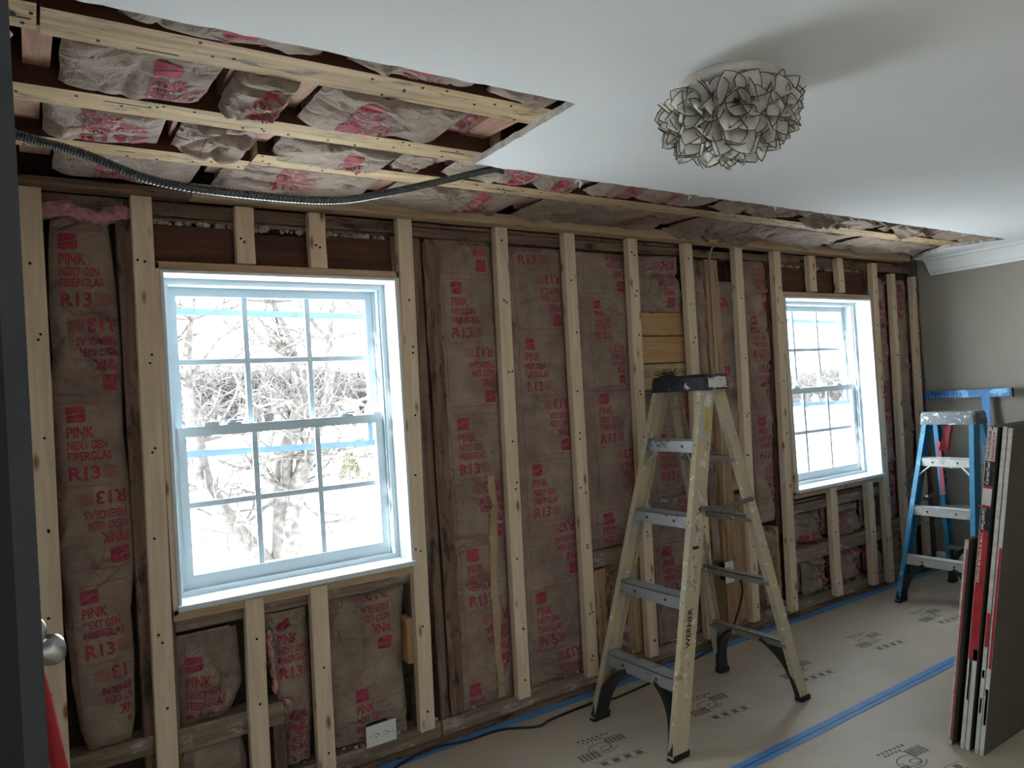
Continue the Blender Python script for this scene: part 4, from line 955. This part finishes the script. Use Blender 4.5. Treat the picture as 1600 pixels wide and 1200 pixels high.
# decals on the yellow ladder's near front rail (printed on the web that faces -Y)
def rail_print(ink, mat, z0, name, parent, off=.001, xo=.02):
    """ink x runs up the rail, ink y runs across it"""
    m = MB(); P = []
    for x, y in ink.v:
        z = z0+x; P.append((yXf(z)+xo+y, 2.33-yW(z)-off, z))
    m.v = P; m.f = [tuple(int(i) for i in t) for t in ink.t]; m.m = [0]*len(m.f); m.build(name, mat, parent)
rail_print(Ink().word('WERNER', 0, 0, .026, .15), M['dark'], .40, 'brand_lettering', yrails[-1], xo=.018)
k = Ink(); k.rect(.0, .13, 0, .05); M['stick'] = speckled('worn_grey_label', (.40, .37, .30, 1), [((.10, .09, .08, 1), .55, 60), ((.55, .5, .4, 1), .5, 30)], rough=.7)
rail_print(k, M['stick'], .62, 'worn_label', yrails[-1], xo=.014)
k = Ink(); k.rect(.0, .075, 0, .042); rail_print(k, M['stick'], .835, 'worn_label', yrails[-1], xo=.018)
k = Ink(); k.rect(0, .012, 0, .036); k.rect(.003, .009, .004, .032); rail_print(k, M['dark'], .775, 'worn_label', yrails[-1], xo=.018)
# paint splashes on rails and cap
def splash(name, mat, parent, cx, y, cz, rx, rz, seed, lean=.29):
    m = MB(); n = 22; pts = []
    for i in range(n):
        q = 2*math.pi*i/n; w = 1+.9*float(vnoise(i*.8, .2, seed)); z = cz+rz*math.sin(q)*w; pts.append((cx+rx*math.cos(q)*w+lean*(z-cz), y+.0705*(z-cz), z))
    m.add(pts, [tuple(range(n))]); m.build(name, mat, parent)
M['py'] = plain('mustard_paint', (.50, .36, .06, 1), .5); M['pw'] = plain('white_paint', (.66, .64, .60, 1), .5, mott=.25, scale=40); M['pg'] = plain('grey_paint', (.42, .43, .42, 1), .5)
yw = lambda z: 2.33-yW(z)-.0012
splash('mustard_splash', M['py'], yrails[-1], yXf(1.30)+.050, yw(1.30), 1.30, .016, .055, 2); splash('grey_splash', M['pg'], yrails[-1], yXf(1.28)+.022, yw(1.28), 1.28, .014, .04, 4)
splash('white_splash', M['pw'], yrails[-1], yXf(1.39)+.045, yw(1.39), 1.385, .022, .03, 6)
m = MB(); x0c = yXf(1.432)-.006; yn = 2.33-yW(1.432)-.018-.0012
pts = [(x0c+.03+.115*i/11, yn, 1.437+.008*float(vnoise(i, .3, 8))) for i in range(12)]+[(x0c+.145-.115*i/11, yn+.0045, 1.484+.010*float(vnoise(i, .7, 9))) for i in range(12)]
m.add(pts, [tuple(range(24))]); m.build('white_splash', speckled('spattered_white', (.58, .57, .53, 1), [((.02, .02, .03, 1), .57, 30)]), ycap)
# tangle of black strands on the cap
m = MB(); rnd = random.Random(3)
for i in range(26):
    c = Vector((x0c+.03+.05*rnd.random(), 2.47-.07*rnd.random(), 1.500)); pts = [c]
    for q in range(5): pts.append(pts[-1]+Vector((rnd.uniform(-.02, .02), rnd.uniform(-.025, .025), rnd.uniform(-.004, .012))))
    for p in pts: p.z = max(p.z, 1.5005)
    m.tube(pts, .0016, 5)
tag(m.build('strand_tangle', M['black']), 'small tangle of black strands lying on top of the yellow ladder', 'debris', kind='stuff')
# red warning strip on the blue ladder's far rear rail
m = MB(); ya = 2.345+bWr(.8)-.028
m.hexa([(bXr(.62)-.064, ya, .62), (bXr(.62)-.060, ya, .62), (bXr(.62)-.060, ya+.024, .62), (bXr(.62)-.064, ya+.024, .62), (bXr(.98)-.064, ya-.026, .98), (bXr(.98)-.060, ya-.026, .98), (bXr(.98)-.060, ya-.002, .98), (bXr(.98)-.064, ya-.002, .98)])
m.build('red_label', plain('faded_red_label', (.45, .10, .12, 1), .5), blu)

# red-handled saw hanging in the blue ladder's cap
saw = tag(empty('drywall_saw', (4.90, 2.40, .93)), 'red handled saw hanging from the blue ladder cap', 'saw')
m = MB(); ring = lambda y, z, a, b: [(4.90-a, y-b, z), (4.90+a, y-b, z), (4.90+a, y+b, z), (4.90-a, y+b, z)]
pr = [(2.425, .925, .010, .026), (2.418, .94, .014, .028), (2.405, .99, .013, .022), (2.393, 1.04, .013, .020), (2.383, 1.075, .012, .020), (2.379, 1.09, .009, .014)]
for i in range(len(pr)-1): m.loft(ring(*pr[i]), ring(*pr[i+1]))
m.build('handle', M['red'], saw)
m = MB(); m.loft(ring(2.379, 1.085, .001, .009), ring(2.362, 1.16, .001, .006)); m.build('blade', M['nickel'], saw)

# blue drywall T-square standing behind the blue ladder
ts = tag(empty('drywall_square', (5.30, 2.37, 0)), 'blue drywall T-square standing behind the blue ladder against the grey wall', 'T-square')
M['bluesq'] = speckled('spattered_blue_aluminium', (.02, .13, .34, 1), [((.16, .40, .62, 1), .56, 6), ((.6, .68, .74, 1), .68, 30)], rough=.4, metal=.2)
m = MB(); m.hexa([(5.28, 2.345, 0), (5.283, 2.345, 0), (5.283, 2.395, 0), (5.28, 2.395, 0), (5.40, 2.345, 1.29), (5.403, 2.345, 1.29), (5.403, 2.395, 1.29), (5.40, 2.395, 1.29)]); m.build('blade', M['bluesq'], ts)
m = MB(); m.hexa([(5.389, 2.21, 1.243), (5.404, 2.21, 1.243), (5.404, 2.775, 1.243), (5.389, 2.775, 1.243), (5.394, 2.21, 1.297), (5.409, 2.21, 1.297), (5.409, 2.775, 1.297), (5.394, 2.775, 1.297)]); hd = m.build('head', M['bluesq'], ts)
m = MB()
for i in range(26): m.box(5.3865, 5.3905, 2.225+.021*i, 2.2275+.021*i, 1.250, 1.250+(.012 if i % 4 else .02))
m.build('scale_marks', M['white'], hd)
m = MB(); m.box(5.387, 5.412, 2.204, 2.212, 1.240, 1.30); m.build('end_cap', M['black'], hd)

# ================================================================== GYPSUM BOARDS
M['gface'] = plain('shade_darkened_gypsum_paper', (.085, .070, .052, 1), .85, mott=.08)  # gypsum paper darkened below its own tone; shade of the room-side face painted in
M['gred'] = plain('red_end_tape', (.42, .025, .03, 1), .55, mott=.25, scale=20); M['gblk'] = plain('black_end_tape', (.012, .012, .013, 1), .5); M['gwht'] = plain('white_end_tape', (.62, .61, .58, 1), .6, mott=.1)
TH = math.atan(.147)
def sheet(label, y_left, h, x=2.905, th=.0155, L=2.44):
    """stands on its long edge, top leaning towards the viewer's side; local: x along, y thickness (0 = window side, negative away), z up"""
    o = empty('gypsum_board', (x, y_left, .001)); o.rotation_euler = (TH, 0, 0)
    tag(o, label, 'drywall', 'gypsum boards leaning in a stack'); o.location.z = th*math.sin(TH)+.001
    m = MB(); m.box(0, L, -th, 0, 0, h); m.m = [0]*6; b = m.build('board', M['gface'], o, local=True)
    m = MB(); n = 24; prev = None                       # slightly rough end strip of bare core
    for i in range(n+1):
        z = h*i/n; q = .0016*float(vnoise(i*.9, .4, int(y_left*1000))); ring = [(-.0022+q, -th+.001, z), (.001, -th+.001, z), (.001, -.001, z), (-.0022+q, -.001, z)]
        if prev: m.loft(prev, ring)
        prev = ring
    m.build('core_edge', M['gyp'], o, local=True)
    return o, h
def strip(o, mat, z0, z1, y0, y1, nm='end_tape'):
    m = MB(); n = 8; pts = []
    for i in range(n+1): pts.append((-.0045, y0+.0012*float(vnoise(i*1.7, .1, int(z0*99))), z0+(z1-z0)*i/n))
    for i in range(n, -1, -1): pts.append((-.0045, y1+.0012*float(vnoise(i*1.3, .6, int(z0*77))), z0+(z1-z0)*i/n))
    m.add(pts, [tuple(range(len(pts)))]); m.build(nm, mat, o, local=True)
def endtext(o, body, z0, L, yc_, h, mat, up=True):
    ink = Ink().word(body, 0, 0, h, L); m = MB()
    for x, y in ink.v:                                   # seen from -X: screen right = -Y
        m.v.append((-.0052, yc_-h/2+y, z0+L-x) if not up else (-.0052, yc_+h/2-y, z0+x))
    m.f = [tuple(int(i) for i in t) for t in ink.t]; m.m = [0]*len(m.f); m.build('printed_name', mat, o, local=True)
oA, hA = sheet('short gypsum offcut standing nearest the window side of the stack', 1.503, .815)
strip(oA, M['gred'], .02, .78, -.0155, -.010)
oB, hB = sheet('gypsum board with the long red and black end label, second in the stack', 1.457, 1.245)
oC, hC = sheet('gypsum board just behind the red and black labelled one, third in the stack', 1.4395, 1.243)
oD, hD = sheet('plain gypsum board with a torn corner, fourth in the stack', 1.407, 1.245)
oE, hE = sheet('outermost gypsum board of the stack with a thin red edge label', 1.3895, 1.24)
y0, y1 = -.0335, -.004
for a, b, c in ((1.235, 1.12, 'gwht'), (1.12, 1.03, 'gblk'), (1.03, 1.018, 'gred'), (1.018, .955, 'gwht'), (.955, .945, 'gred'), (.945, .86, 'gblk'), (.86, .36, 'gred')):
    strip(oB, M[c], b, a, y0, y1)
endtext(oB, 'CertainTeed', 1.033, .083, -.014, .011, M['gwht']); endtext(oB, 'CertainTeed', .863, .08, -.014, .011, M['gwht'], False)
endtext(oB, 'TYPE X GYPSUM', 1.125, .105, -.012, .009, M['gred']); endtext(oB, 'PANNEAU DE GYP', 1.125, .105, -.026, .009, M['gred'])
endtext(oB, 'TYPE X GYPSUM BOARD', .66, .19, -.012, .009, M['gwht'], False)
strip(oB, M['gwht'], .02, .36, -.0155, -.002); strip(oB, M['gblk'], .20, .36, -.0150, -.009)
strip(oC, M['gwht'], .01, .40, -.0155, -.001)
strip(oD, M['gred'], .42, .55, -.0155, -.004); strip(oD, M['gwht'], .02, .36, -.0155, -.002); strip(oD, M['gblk'], .16, .22, -.012, -.005); strip(oD, M['gred'], .30, .33, -.013, -.004)
strip(oE, M['gwht'], .80, .98, -.0155, -.004); strip(oE, M['gred'], .34, .80, -.0155, -.007); strip(oE, M['gwht'], .02, .34, -.0155, -.001); strip(oE, M['gblk'], .12, .24, -.014, -.005); strip(oE, M['gred'], .24, .26, -.014, -.004)

# ================================================================== CEILING LIGHT
LX, LY = 1.56, 1.252
M['rim'] = plain('dark_brass_rim', (.085, .075, .06, 1), .4, metal=.5); M['canopy'] = plain('ivory_canopy', (.58, .53, .47, 1), .4)
lamp = tag(empty('ceiling_light', (LX, LY, ZC)), 'flower-cluster capiz shell ceiling light on the white ceiling', 'ceiling light')
m = MB(); m.lathe([(.128, 0), (.130, -.004), (.130, -.018), (.122, -.026), (.10, -.03), (.02, -.034)], (LX, LY, ZC), 'z', 48); m.build('canopy', M['canopy'], lamp, smooth=True)
m = MB(); m.lathe([(.012, 0), (.012, -.09), (.03, -.10), (.03, -.105), (.01, -.11)], (LX, LY, ZC-.03), 'z', 16); m.build('stem', M['nickel'], lamp)
def petal_mesh(L, Wd, cup):
    me = bpy.data.meshes.new('petal'); n = 9; out = []
    ts = [i/(n-1) for i in range(n)]
    wf = lambda t: Wd*(.18+.95*math.sin(math.pi*min(1, t*1.02)**.85)**.9*.5*2*.5+.0) if t < .98 else 0
    def w(t): return Wd*.5*(math.sin(math.pi*t**.8)**.75*.92+.22*(1-t)) if t < 1 else 0
    rim = .0014
    V, F_, MI = [], [], []
    hgt = lambda t, s: cup*(t*t)*.9+cup*.5*s*s
    cols = (-1, -.5, 0, .5, 1)
    for t in ts:
        for s in cols: V.append((t*L, s*w(t), hgt(t, s)))
    for i in range(n-1):
        for k in range(4):
            a = i*5+k; F_.append((a, a+1, a+6, a+5)); MI.append(0)
    # raised wire rim round the outline
    loop = [(t*L, -w(t), hgt(t, 1)) for t in ts]+[(t*L, w(t), hgt(t, 1)) for t in reversed(ts[:-1])]
    c = Vector((L*.5, 0, 0)); base = len(V); K = len(loop)
    for p in loop:
        p = Vector(p); d = (p-c); d.z = 0; d = d.normalized() if d.length > 0 else Vector((1, 0, 0))
        V += [tuple(p-d*rim*.8+Vector((0, 0, .0012))), tuple(p+d*rim*.5+Vector((0, 0, .0012))), tuple(p+d*rim*.5-Vector((0, 0, .0012))), tuple(p-d*rim*.8-Vector((0, 0, .0012)))]
    for i in range(K):
        j = (i+1) % K
        for q in range(4): F_.append((base+4*i+q, base+4*j+q, base+4*j+(q+1) % 4, base+4*i+(q+1) % 4)); MI.append(1)
    me.from_pydata(V, [], F_); me.materials.append(M['capiz']); me.materials.append(M['rim']); me.polygons.foreach_set('material_index', MI); me.update()
    return me
PM = [petal_mesh(.084, .072, .014), petal_mesh(.060, .058, .016), petal_mesh(.046, .042, .016)]
rnd = random.Random(6)
dirs = [(0, 0)]+[(42, 10+72*i) for i in range(5)]+[(72, 0+45*i) for i in range(8)]+[(88, 20+45*i) for i in range(8)]
hubm = MB(); hubm.lathe([(.004, -.004), (.012, 0), (.009, .006), (.003, .010)], (0, 0, 0), 'z', 6)
hub_me = None
for th, ph in dirs:
    t, p = math.radians(th), math.radians(ph+rnd.uniform(-6, 6))
    n = Vector((math.sin(t)*math.cos(p), math.sin(t)*math.sin(p), -math.cos(t)))
    pos = Vector((.122*n.x, .122*n.y, -.074+.078*n.z))
    rot = n.to_track_quat('Z', 'Y')
    if hub_me is None:
        hb = hubm.build('flower', M['canopy'], lamp, local=True); hub_me = hb.data
    else:
        hb = bpy.data.objects.new('flower', hub_me); COL.objects.link(hb); hb.parent = lamp
    hb.location = pos; hb.rotation_mode = 'QUATERNION'; hb.rotation_quaternion = rot
    rings = ((0, 6, 18, 0), (1, 4, 46, 25)) if th > 30 else ((0, 7, 15, 0), (1, 6, 40, 20), (2, 5, 62, 0))
    for mi, cnt, tilt, ph0 in rings:
        for k in range(cnt):
            az = math.radians(ph0+360*k/cnt+rnd.uniform(-6, 6)); tl = math.radians(tilt+rnd.uniform(-6, 6))
            R3 = Matrix.Rotation(az, 4, 'Z') @ Matrix.Rotation(-tl, 4, 'Y') @ Matrix.Translation((.006, 0, 0))
            tip = pos+(rot.to_matrix() @ (R3 @ Vector((.07, 0, 0))))
            if tip.z > -.035: continue
            pt = bpy.data.objects.new('petal', PM[mi]); COL.objects.link(pt); pt.parent = hb; pt.matrix_local = R3

# ================================================================== CABLES, TAPE, SMALL THINGS
def catmull(P, n=10):
    P = [Vector(p) for p in P]; out = []
    for i in range(len(P)-1):
        p0, p1, p2, p3 = P[max(i-1, 0)], P[i], P[i+1], P[min(i+2, len(P)-1)]
        for k in range(n):
            t = k/n; out.append(.5*((2*p1)+(-p0+p2)*t+(2*p0-5*p1+4*p2-p3)*t*t+(-p0+3*p1-3*p2+p3)*t**3))
    out.append(P[-1]); return out
path = catmull([(-.40, 2.06, 2.262), (-.2, 2.08, 2.222), (-.012, 2.10, 2.168), (.134, 2.11, 2.14), (.31, 2.12, 2.09), (.562, 2.125, 2.079), (.79, 2.125, 2.087), (.96, 2.125, 2.125), (1.145, 2.125, 2.18), (1.31, 2.125, 2.232), (1.40, 2.15, 2.262), (1.46, 2.19, 2.275)], 44)
rad = [.0105+(.0020 if i % 2 else 0) for i in range(len(path))]
m = MB(); m.tube(path, rad, 10); tag(m.build('armoured_cable', M['cable']), 'grey armoured electrical cable sagging below the open ceiling joists', 'cable')
cord = [(.98, 2.56, .006), (1.06, 2.67, .006), (1.13, 2.75, .006), (1.24, 2.79, .006), (1.36, 2.80, .006), (1.48, 2.765, .006), (1.64, 2.755, .006), (1.78, 2.675, .006), (1.87, 2.69, .006), (2.11, 2.70, .006), (2.22, 2.67, .006), (2.47, 2.69, .006),
        (2.71, 2.72, .006), (2.95, 2.78, .006), (3.12, 2.80, .010), (3.20, 2.80, .06), (3.26, 2.79, .16), (3.30, 2.785, .26), (3.30, 2.79, .33), (3.275, 2.80, .365), (3.25, 2.806, .368)]
m = MB(); m.tube(catmull(cord, 8), .0055, 8)
cordo = tag(m.build('extension_cord', M['black'], smooth=True), 'black extension cord along the floor by the wall, plugged in behind the ladder', 'cord')
m = MB(); m.bevbox(3.232, 3.262, 2.797, 2.818, .352, .384, .005); m.build('plug', M['black'], cordo)
# old cloth wire on the fir post
m = MB(); m.tube(catmull([(3.275, 2.80, 2.235), (3.268, 2.826, 2.19), (3.262, 2.824, 2.10), (3.262, 2.826, 1.8), (3.258, 2.824, 1.55), (3.262, 2.826, 1.2), (3.25, 2.824, .8), (3.245, 2.824, .72)], 8), .0055, 7)
M['oldwire'] = plain('old_grey_sheathed_wire', (.42, .39, .35, 1), .7); tag(m.build('old_wire', M['oldwire'], smooth=True), 'old grey sheathed wire stapled down the rough fir post', 'wire')
# outlets
def outlet(label, x0, x1, z0, z1, y, horiz, box_mat):
    o = tag(empty('outlet', ((x0+x1)/2, y, z0)), label, 'outlet')
    m = MB(); m.bevbox(x0, x1, y-.006, y, z0, z1, .003); m.build('cover_plate', M['white'], o)
    m = MB(); m.box(x0+.02, x1-.02, y, y+.055, z0+.012, z1-.012); m.build('wall_box', box_mat, o)
    xc, zc = (x0+x1)/2, (z0+z1)/2
    for s in (-1, 1):
        c = (xc+s*.021, zc) if horiz else (xc, zc+s*.021)
        m = MB(); m.bevbox(c[0]-(.017 if horiz else .015), c[0]+(.017 if horiz else .015), y-.0085, y-.005, c[1]-.0165, c[1]+.0165, .002); r = m.build('receptacle', M['white'], o)
        m = MB()
        for q in (-1, 1):
            if horiz: m.box(c[0]-.008, c[0]+.001, y-.0092, y-.008, c[1]+q*.006-.0013, c[1]+q*.006+.0013)
            else: m.box(c[0]+q*.006-.0013, c[0]+q*.006+.0013, y-.0092, y-.008, c[1]-.001, c[1]+.008)
        m.lathe([(.003, -.0005), (.003, .0005)], (c[0]+(.008 if horiz else 0), y-.0089, c[1]-(0 if horiz else .009)), 'y', 8)
        m.build('slot', M['dark'], r)
    m = MB()
    for s in (-1, 1): m.lathe([(.003, -.001), (.003, .001)], (xc+s*.048, y-.0065, zc) if horiz else (xc, y-.0065, zc+s*.048), 'y', 8)
    m.build('cover_screw', M['nickel'], o)
    return o
outlet('white outlet plate mounted sideways under the first window', 1.043, 1.172, .098, .182, 2.80, True, M['dark'])
outlet('cream outlet plate with the cord plugged in, beside the fir boards behind the yellow ladder', 3.205, 3.275, .325, .445, 2.818, False, M['dark'])
# blue tape strips on the floor paper
def tape(label, P, wd, n=60, seed=0):
    (xa, ya), (xb, yb) = P; m = MB(); V = []
    for i in range(n+1):
        t = i/n; x = xa+(xb-xa)*t; y = ya+(yb-ya)*t+.006*float(vnoise(t*9, .5, seed)); V += [(x, y-wd/2, .0005), (x, y+wd/2, .0005), (x, y+wd/2, .0022), (x, y-wd/2, .0022)]
    f = []
    for i in range(n):
        a = 4*i
        for q in range(4): f.append((a+q, a+4+q, a+4+(q+1) % 4, a+(q+1) % 4))
    f += [(3, 2, 1, 0), (4*n, 4*n+1, 4*n+2, 4*n+3)]
    m.add(V, f); return tag(m.build('masking_tape', M['tape']), label, 'tape', 'blue tape strips on the floor')
tape('blue masking tape strip along the foot of the insulated wall', ((XL+.3, 2.792), (5.44, 2.792)), .05, 90, 1)
t2 = tape('blue masking tape strip across the open floor towards the drywall stack', ((-.2, 1.893), (5.44, 1.885)), .058, 90, 2)
m = MB(); m.box(-.2, 5.4, 1.884, 1.887, .0022, .0028); m.build('paper_seam', M['dark'], t2)
# printed emblems on the floor paper
M['fink'] = plain('grey_print', (.15, .14, .125, 1), .7, mott=.3, scale=80)
def emblem(x, y, s=1., ang=0.):
    k = Ink()
    for i in range(6): k.rect(-.10+.03*i*0-.02*i*0, -.10, 0, 0) if 0 else None
    def quad(cx, cyy, w, h, a):
        c, q = math.cos(a), math.sin(a); k.poly([(cx+c*u-q*v, cyy+q*u+c*v) for u, v in ((-w/2, -h/2), (w/2, -h/2), (w/2, h/2), (-w/2, h/2))])
    def arc(cx, cyy, rx, ry, a0, a1, t=.004, n=14):
        for i in range(n):
            p, q = math.radians(a0+(a1-a0)*i/n), math.radians(a0+(a1-a0)*(i+1)/n)
            k.poly([(cx+rx*math.cos(p), cyy+ry*math.sin(p)), (cx+rx*math.cos(q), cyy+ry*math.sin(q)), (cx+(rx-t)*math.cos(q), cyy+(ry-t)*math.sin(q)), (cx+(rx-t)*math.cos(p), cyy+(ry-t)*math.sin(p))])
    for i in range(5): quad(-.115+.018*i, .030, .011, .042, 0)           # two ribbed bars and nested ovals
    for i in range(5): quad(.045+.018*i, -.038, .011, .040, 0)
    quad(-.079, .007, .10, .003, 0); quad(-.079, .053, .10, .003, 0); quad(.081, -.061, .10, .003, 0); quad(.081, -.015, .10, .003, 0)
    arc(.0, .0, .062, .042, 20, 330); arc(.0, .0, .044, .028, -30, 200); arc(.012, .004, .024, .016, 0, 360)
    for i in range(7): quad(-.055+.022*i, -.092, .012, .012, 0)
    for i in range(5): quad(-.045+.020*i, -.072, .011, .010, 0)
    for i in range(4): quad(-.06+.052*i, .105, .028, .026, 0)
    quad(.02, .085, .22, .003, 0); quad(.03, .125, .18, .003, 0)
    c, q = math.cos(ang), math.sin(ang); m = MB()
    for u, v in k.v: m.v.append((x+s*(u*c-v*q), y-s*(u*q+v*c), .0008))
    m.f = [tuple(int(i) for i in t[::-1]) for t in k.t]; m.m = [0]*len(m.f); m.build('printed_emblem', M['fink'], floor)
for i in range(7): emblem(1.25+.625*i, 2.36-.01*i, 1.05, .12)
for i in range(6): emblem(.80+.625*i, 1.52, 1.05, .12)
# red handle leaning behind the door
br = tag(empty('broom', (.03, 1.98, 0)), 'red broom handle leaning behind the dark door', 'broom')
m = MB(); m.tube([(.042, 1.95, .10), (.012, 1.74, .77), (-.012, 1.67, .97), (-.088, 1.50, 1.36)], [.020, .015, .013, .012], 10); m.build('handle', M['red'], br, smooth=True)
m = MB(); m.bevbox(-.10, .20, 1.93, 1.99, .075, .11, .01); m.build('broom_head', M['red'], br)
m = MB(); rnd = random.Random(2)
for i in range(90):
    x = -.09+.28*rnd.random(); y = 1.94+.04*rnd.random(); m.tube([(x, y, .08), (x+rnd.uniform(-.01, .01), y+rnd.uniform(-.01, .01), .002)], .0015, 4)
bb = m.build('bristles', M['black'], br); bb['kind'] = 'stuff'

# ================================================================== OUTSIDE
def tree_mesh(base, height, seed, stems=1, spread=.5, depth=5, r0=.09, mat=None, n=6, name='branches', kids=3):
    rnd = random.Random(seed); m = MB()
    def grow(p, d, L, r, lev):
        pts = [p]; q = d.copy(); k = 4
        for i in range(k):
            q = (q+Vector((rnd.gauss(0, .14), rnd.gauss(0, .14), rnd.gauss(.03, .08)))).normalized(); pts.append(pts[-1]+q*(L/k))
        m.tube(pts, [r*(1-.45*i/k) for i in range(k+1)], max(3, n-lev), cap=False)
        if lev >= depth: return
        for c in range(kids if lev else kids+1):
            i = rnd.randint(2, k); ax = Vector((rnd.gauss(0, 1), rnd.gauss(0, 1), rnd.gauss(.25, .6))).normalized()
            grow(pts[i], (q*(1-spread)+ax*spread).normalized(), L*rnd.uniform(.55, .8), r*.52, lev+1)
    for s in range(stems):
        an = rnd.uniform(0, 6.28); tilt = .0 if stems == 1 else .45
        grow(Vector(base), Vector((math.cos(an)*tilt, math.sin(an)*tilt*.5, 1)).normalized(), height, r0, 0)
    return m
# the big tree in front of the first window, stems placed as seen
tr = tag(empty('bare_tree', (2.36, 9.0, -.75)), 'bare forked tree on the snow outside the first window', 'tree')
m = MB()
stems = [([(2.34, 9, -.75), (2.22, 9, -.35), (1.93, 9.05, .08), (1.64, 9.1, .64), (1.57, 9.1, 1.16), (1.50, 9.1, 1.9), (1.6, 9.2, 2.6)], [.17, .13, .12, .11, .09, .06, .03]),
         ([(2.42, 9, -.75), (2.46, 9, -.1), (2.50, 9, .5), (2.55, 9, .9), (2.75, 9, 1.5), (2.72, 9, 2.1), (2.5, 9, 2.8)], [.17, .13, .12, .10, .08, .06, .03]),
         ([(2.44, 9, -.75), (2.52, 8.9, -.1), (2.62, 8.9, .45), (2.82, 8.9, .97), (3.05, 8.8, 1.6), (3.12, 8.8, 2.3), (3.2, 8.8, 2.9)], [.16, .12, .11, .09, .06, .045, .02])]
for P, R_ in stems: m.tube(catmull(P, 5), list(np.interp(np.linspace(0, 1, 5*(len(P)-1)+1), np.linspace(0, 1, len(R_)), R_)), 9)
m.build('trunk', M['bark'], tr, smooth=True)
bm_ = MB(); rnd = random.Random(9)
for P, R_ in stems:
    for i in range(2, 7):
        for q in range(5):
            p = Vector(P[i]); d = Vector((rnd.gauss(0, 1), rnd.gauss(0, .7), rnd.gauss(.35, .6))).normalized()
            t = tree_mesh(tuple(p), .0, 0, 0); sub = random.Random(i*31+q)
            def g(p, d, L, r, lev):
                pts = [p]; qd = d.copy()
                for s in range(4): qd = (qd+Vector((sub.gauss(0, .22), sub.gauss(0, .2), sub.gauss(.02, .15)))).normalized(); pts.append(pts[-1]+qd*(L/4))
                bm_.tube(pts, [r*(1-.5*s/4) for s in range(5)], 4, cap=False)
                if lev < 2:
                    for c in range(3): g(pts[sub.randint(1, 4)], (qd*.55+Vector((sub.gauss(0, 1), sub.gauss(0, 1), sub.gauss(.2, .7))).normalized()*.6).normalized(), L*.62, r*.55, lev+1)
            g(p, d, .85, .026, 0)
bb = bm_.build('twigs', M['bark'], tr); bb['kind'] = 'stuff'
protos = []
for i in range(4):
    mm = tree_mesh((0, 0, 0), 1.5, 100+i, stems=4, spread=.62, depth=4, r0=.10, n=5, kids=4)
    o = mm.build('far_tree', M['farbark']); o.location = (0, 0, -50); protos.append(o)
rnd = random.Random(21); used = [False]*4
for k in range(54):
    i = k % 4; o = protos[i] if not used[i] else protos[i].copy()
    if used[i]: COL.objects.link(o)
    used[i] = True
    if k < 32: x = 8+.68*k+rnd.uniform(-.4, .4); y = 60+rnd.uniform(-5, 6); s = rnd.uniform(1.15, 1.7)
    else: x = 37+.78*(k-32)+rnd.uniform(-.4, .4); y = 30+rnd.uniform(-3, 3); s = rnd.uniform(.7, 1.1)
    o.location = (x, y, gz(x, y)-.08); o.rotation_euler = (0, 0, rnd.uniform(0, 6.28)); o.scale = (s*1.15, s*1.15, s*.95)
    tag(o, 'bare grey tree in the distant treeline behind the forked tree, first window' if k < 32 else 'bare grey tree in the treeline seen through the second window', 'tree', 'treeline behind the forked tree' if k < 32 else 'treeline through the second window')
# small evergreen and a low shrub
EX, EYY = 6.57, 17.6; EZ = gz(EX, EYY)-.03
ev = tag(empty('evergreen_shrub', (EX, EYY, EZ)), 'small cone-shaped evergreen on the snow seen through the first window', 'shrub')
m = MB(); rnd = random.Random(5)
for i in range(520):
    t = rnd.random()**.8; a = rnd.random()*6.28; r = .27*(1-t)+.02; c = Vector((EX+r*math.cos(a), EYY+r*math.sin(a), EZ+.06+.72*t))
    m.tube([c, c+Vector((math.cos(a)*.07, math.sin(a)*.07, .06))], [.020, .006], 4)
m.build('foliage', M['evergreen'], ev)['kind'] = 'stuff'
m = MB(); m.tube([(EX, EYY, EZ), (EX, EYY, EZ+.7)], [.03, .01], 6); m.build('trunk', M['bark'], ev)
sh = tree_mesh((0, 0, 0), .20, 77, stems=6, spread=.7, depth=3, r0=.014, n=4).build('twig_shrub', M['bark'])
sh.location = (7.15, 17.9, gz(7.15, 17.9)-.02); tag(sh, 'low twiggy shrub beside the cone-shaped evergreen outside', 'shrub')

m = MB()
for i in range(5): blob(m, (-.045, 1.80+.045*i, 2.275+.006*(i % 2)), (.035, .034, .028), 60+i)
M['wad'] = plain('white_fibre', (.72, .70, .66, 1), 1, mott=.15, scale=40, bump=.8)
tag(m.build('fibre_wad', M['wad'], smooth=True), 'white fibre wad stuffed between the joists above the dark door', 'insulation')
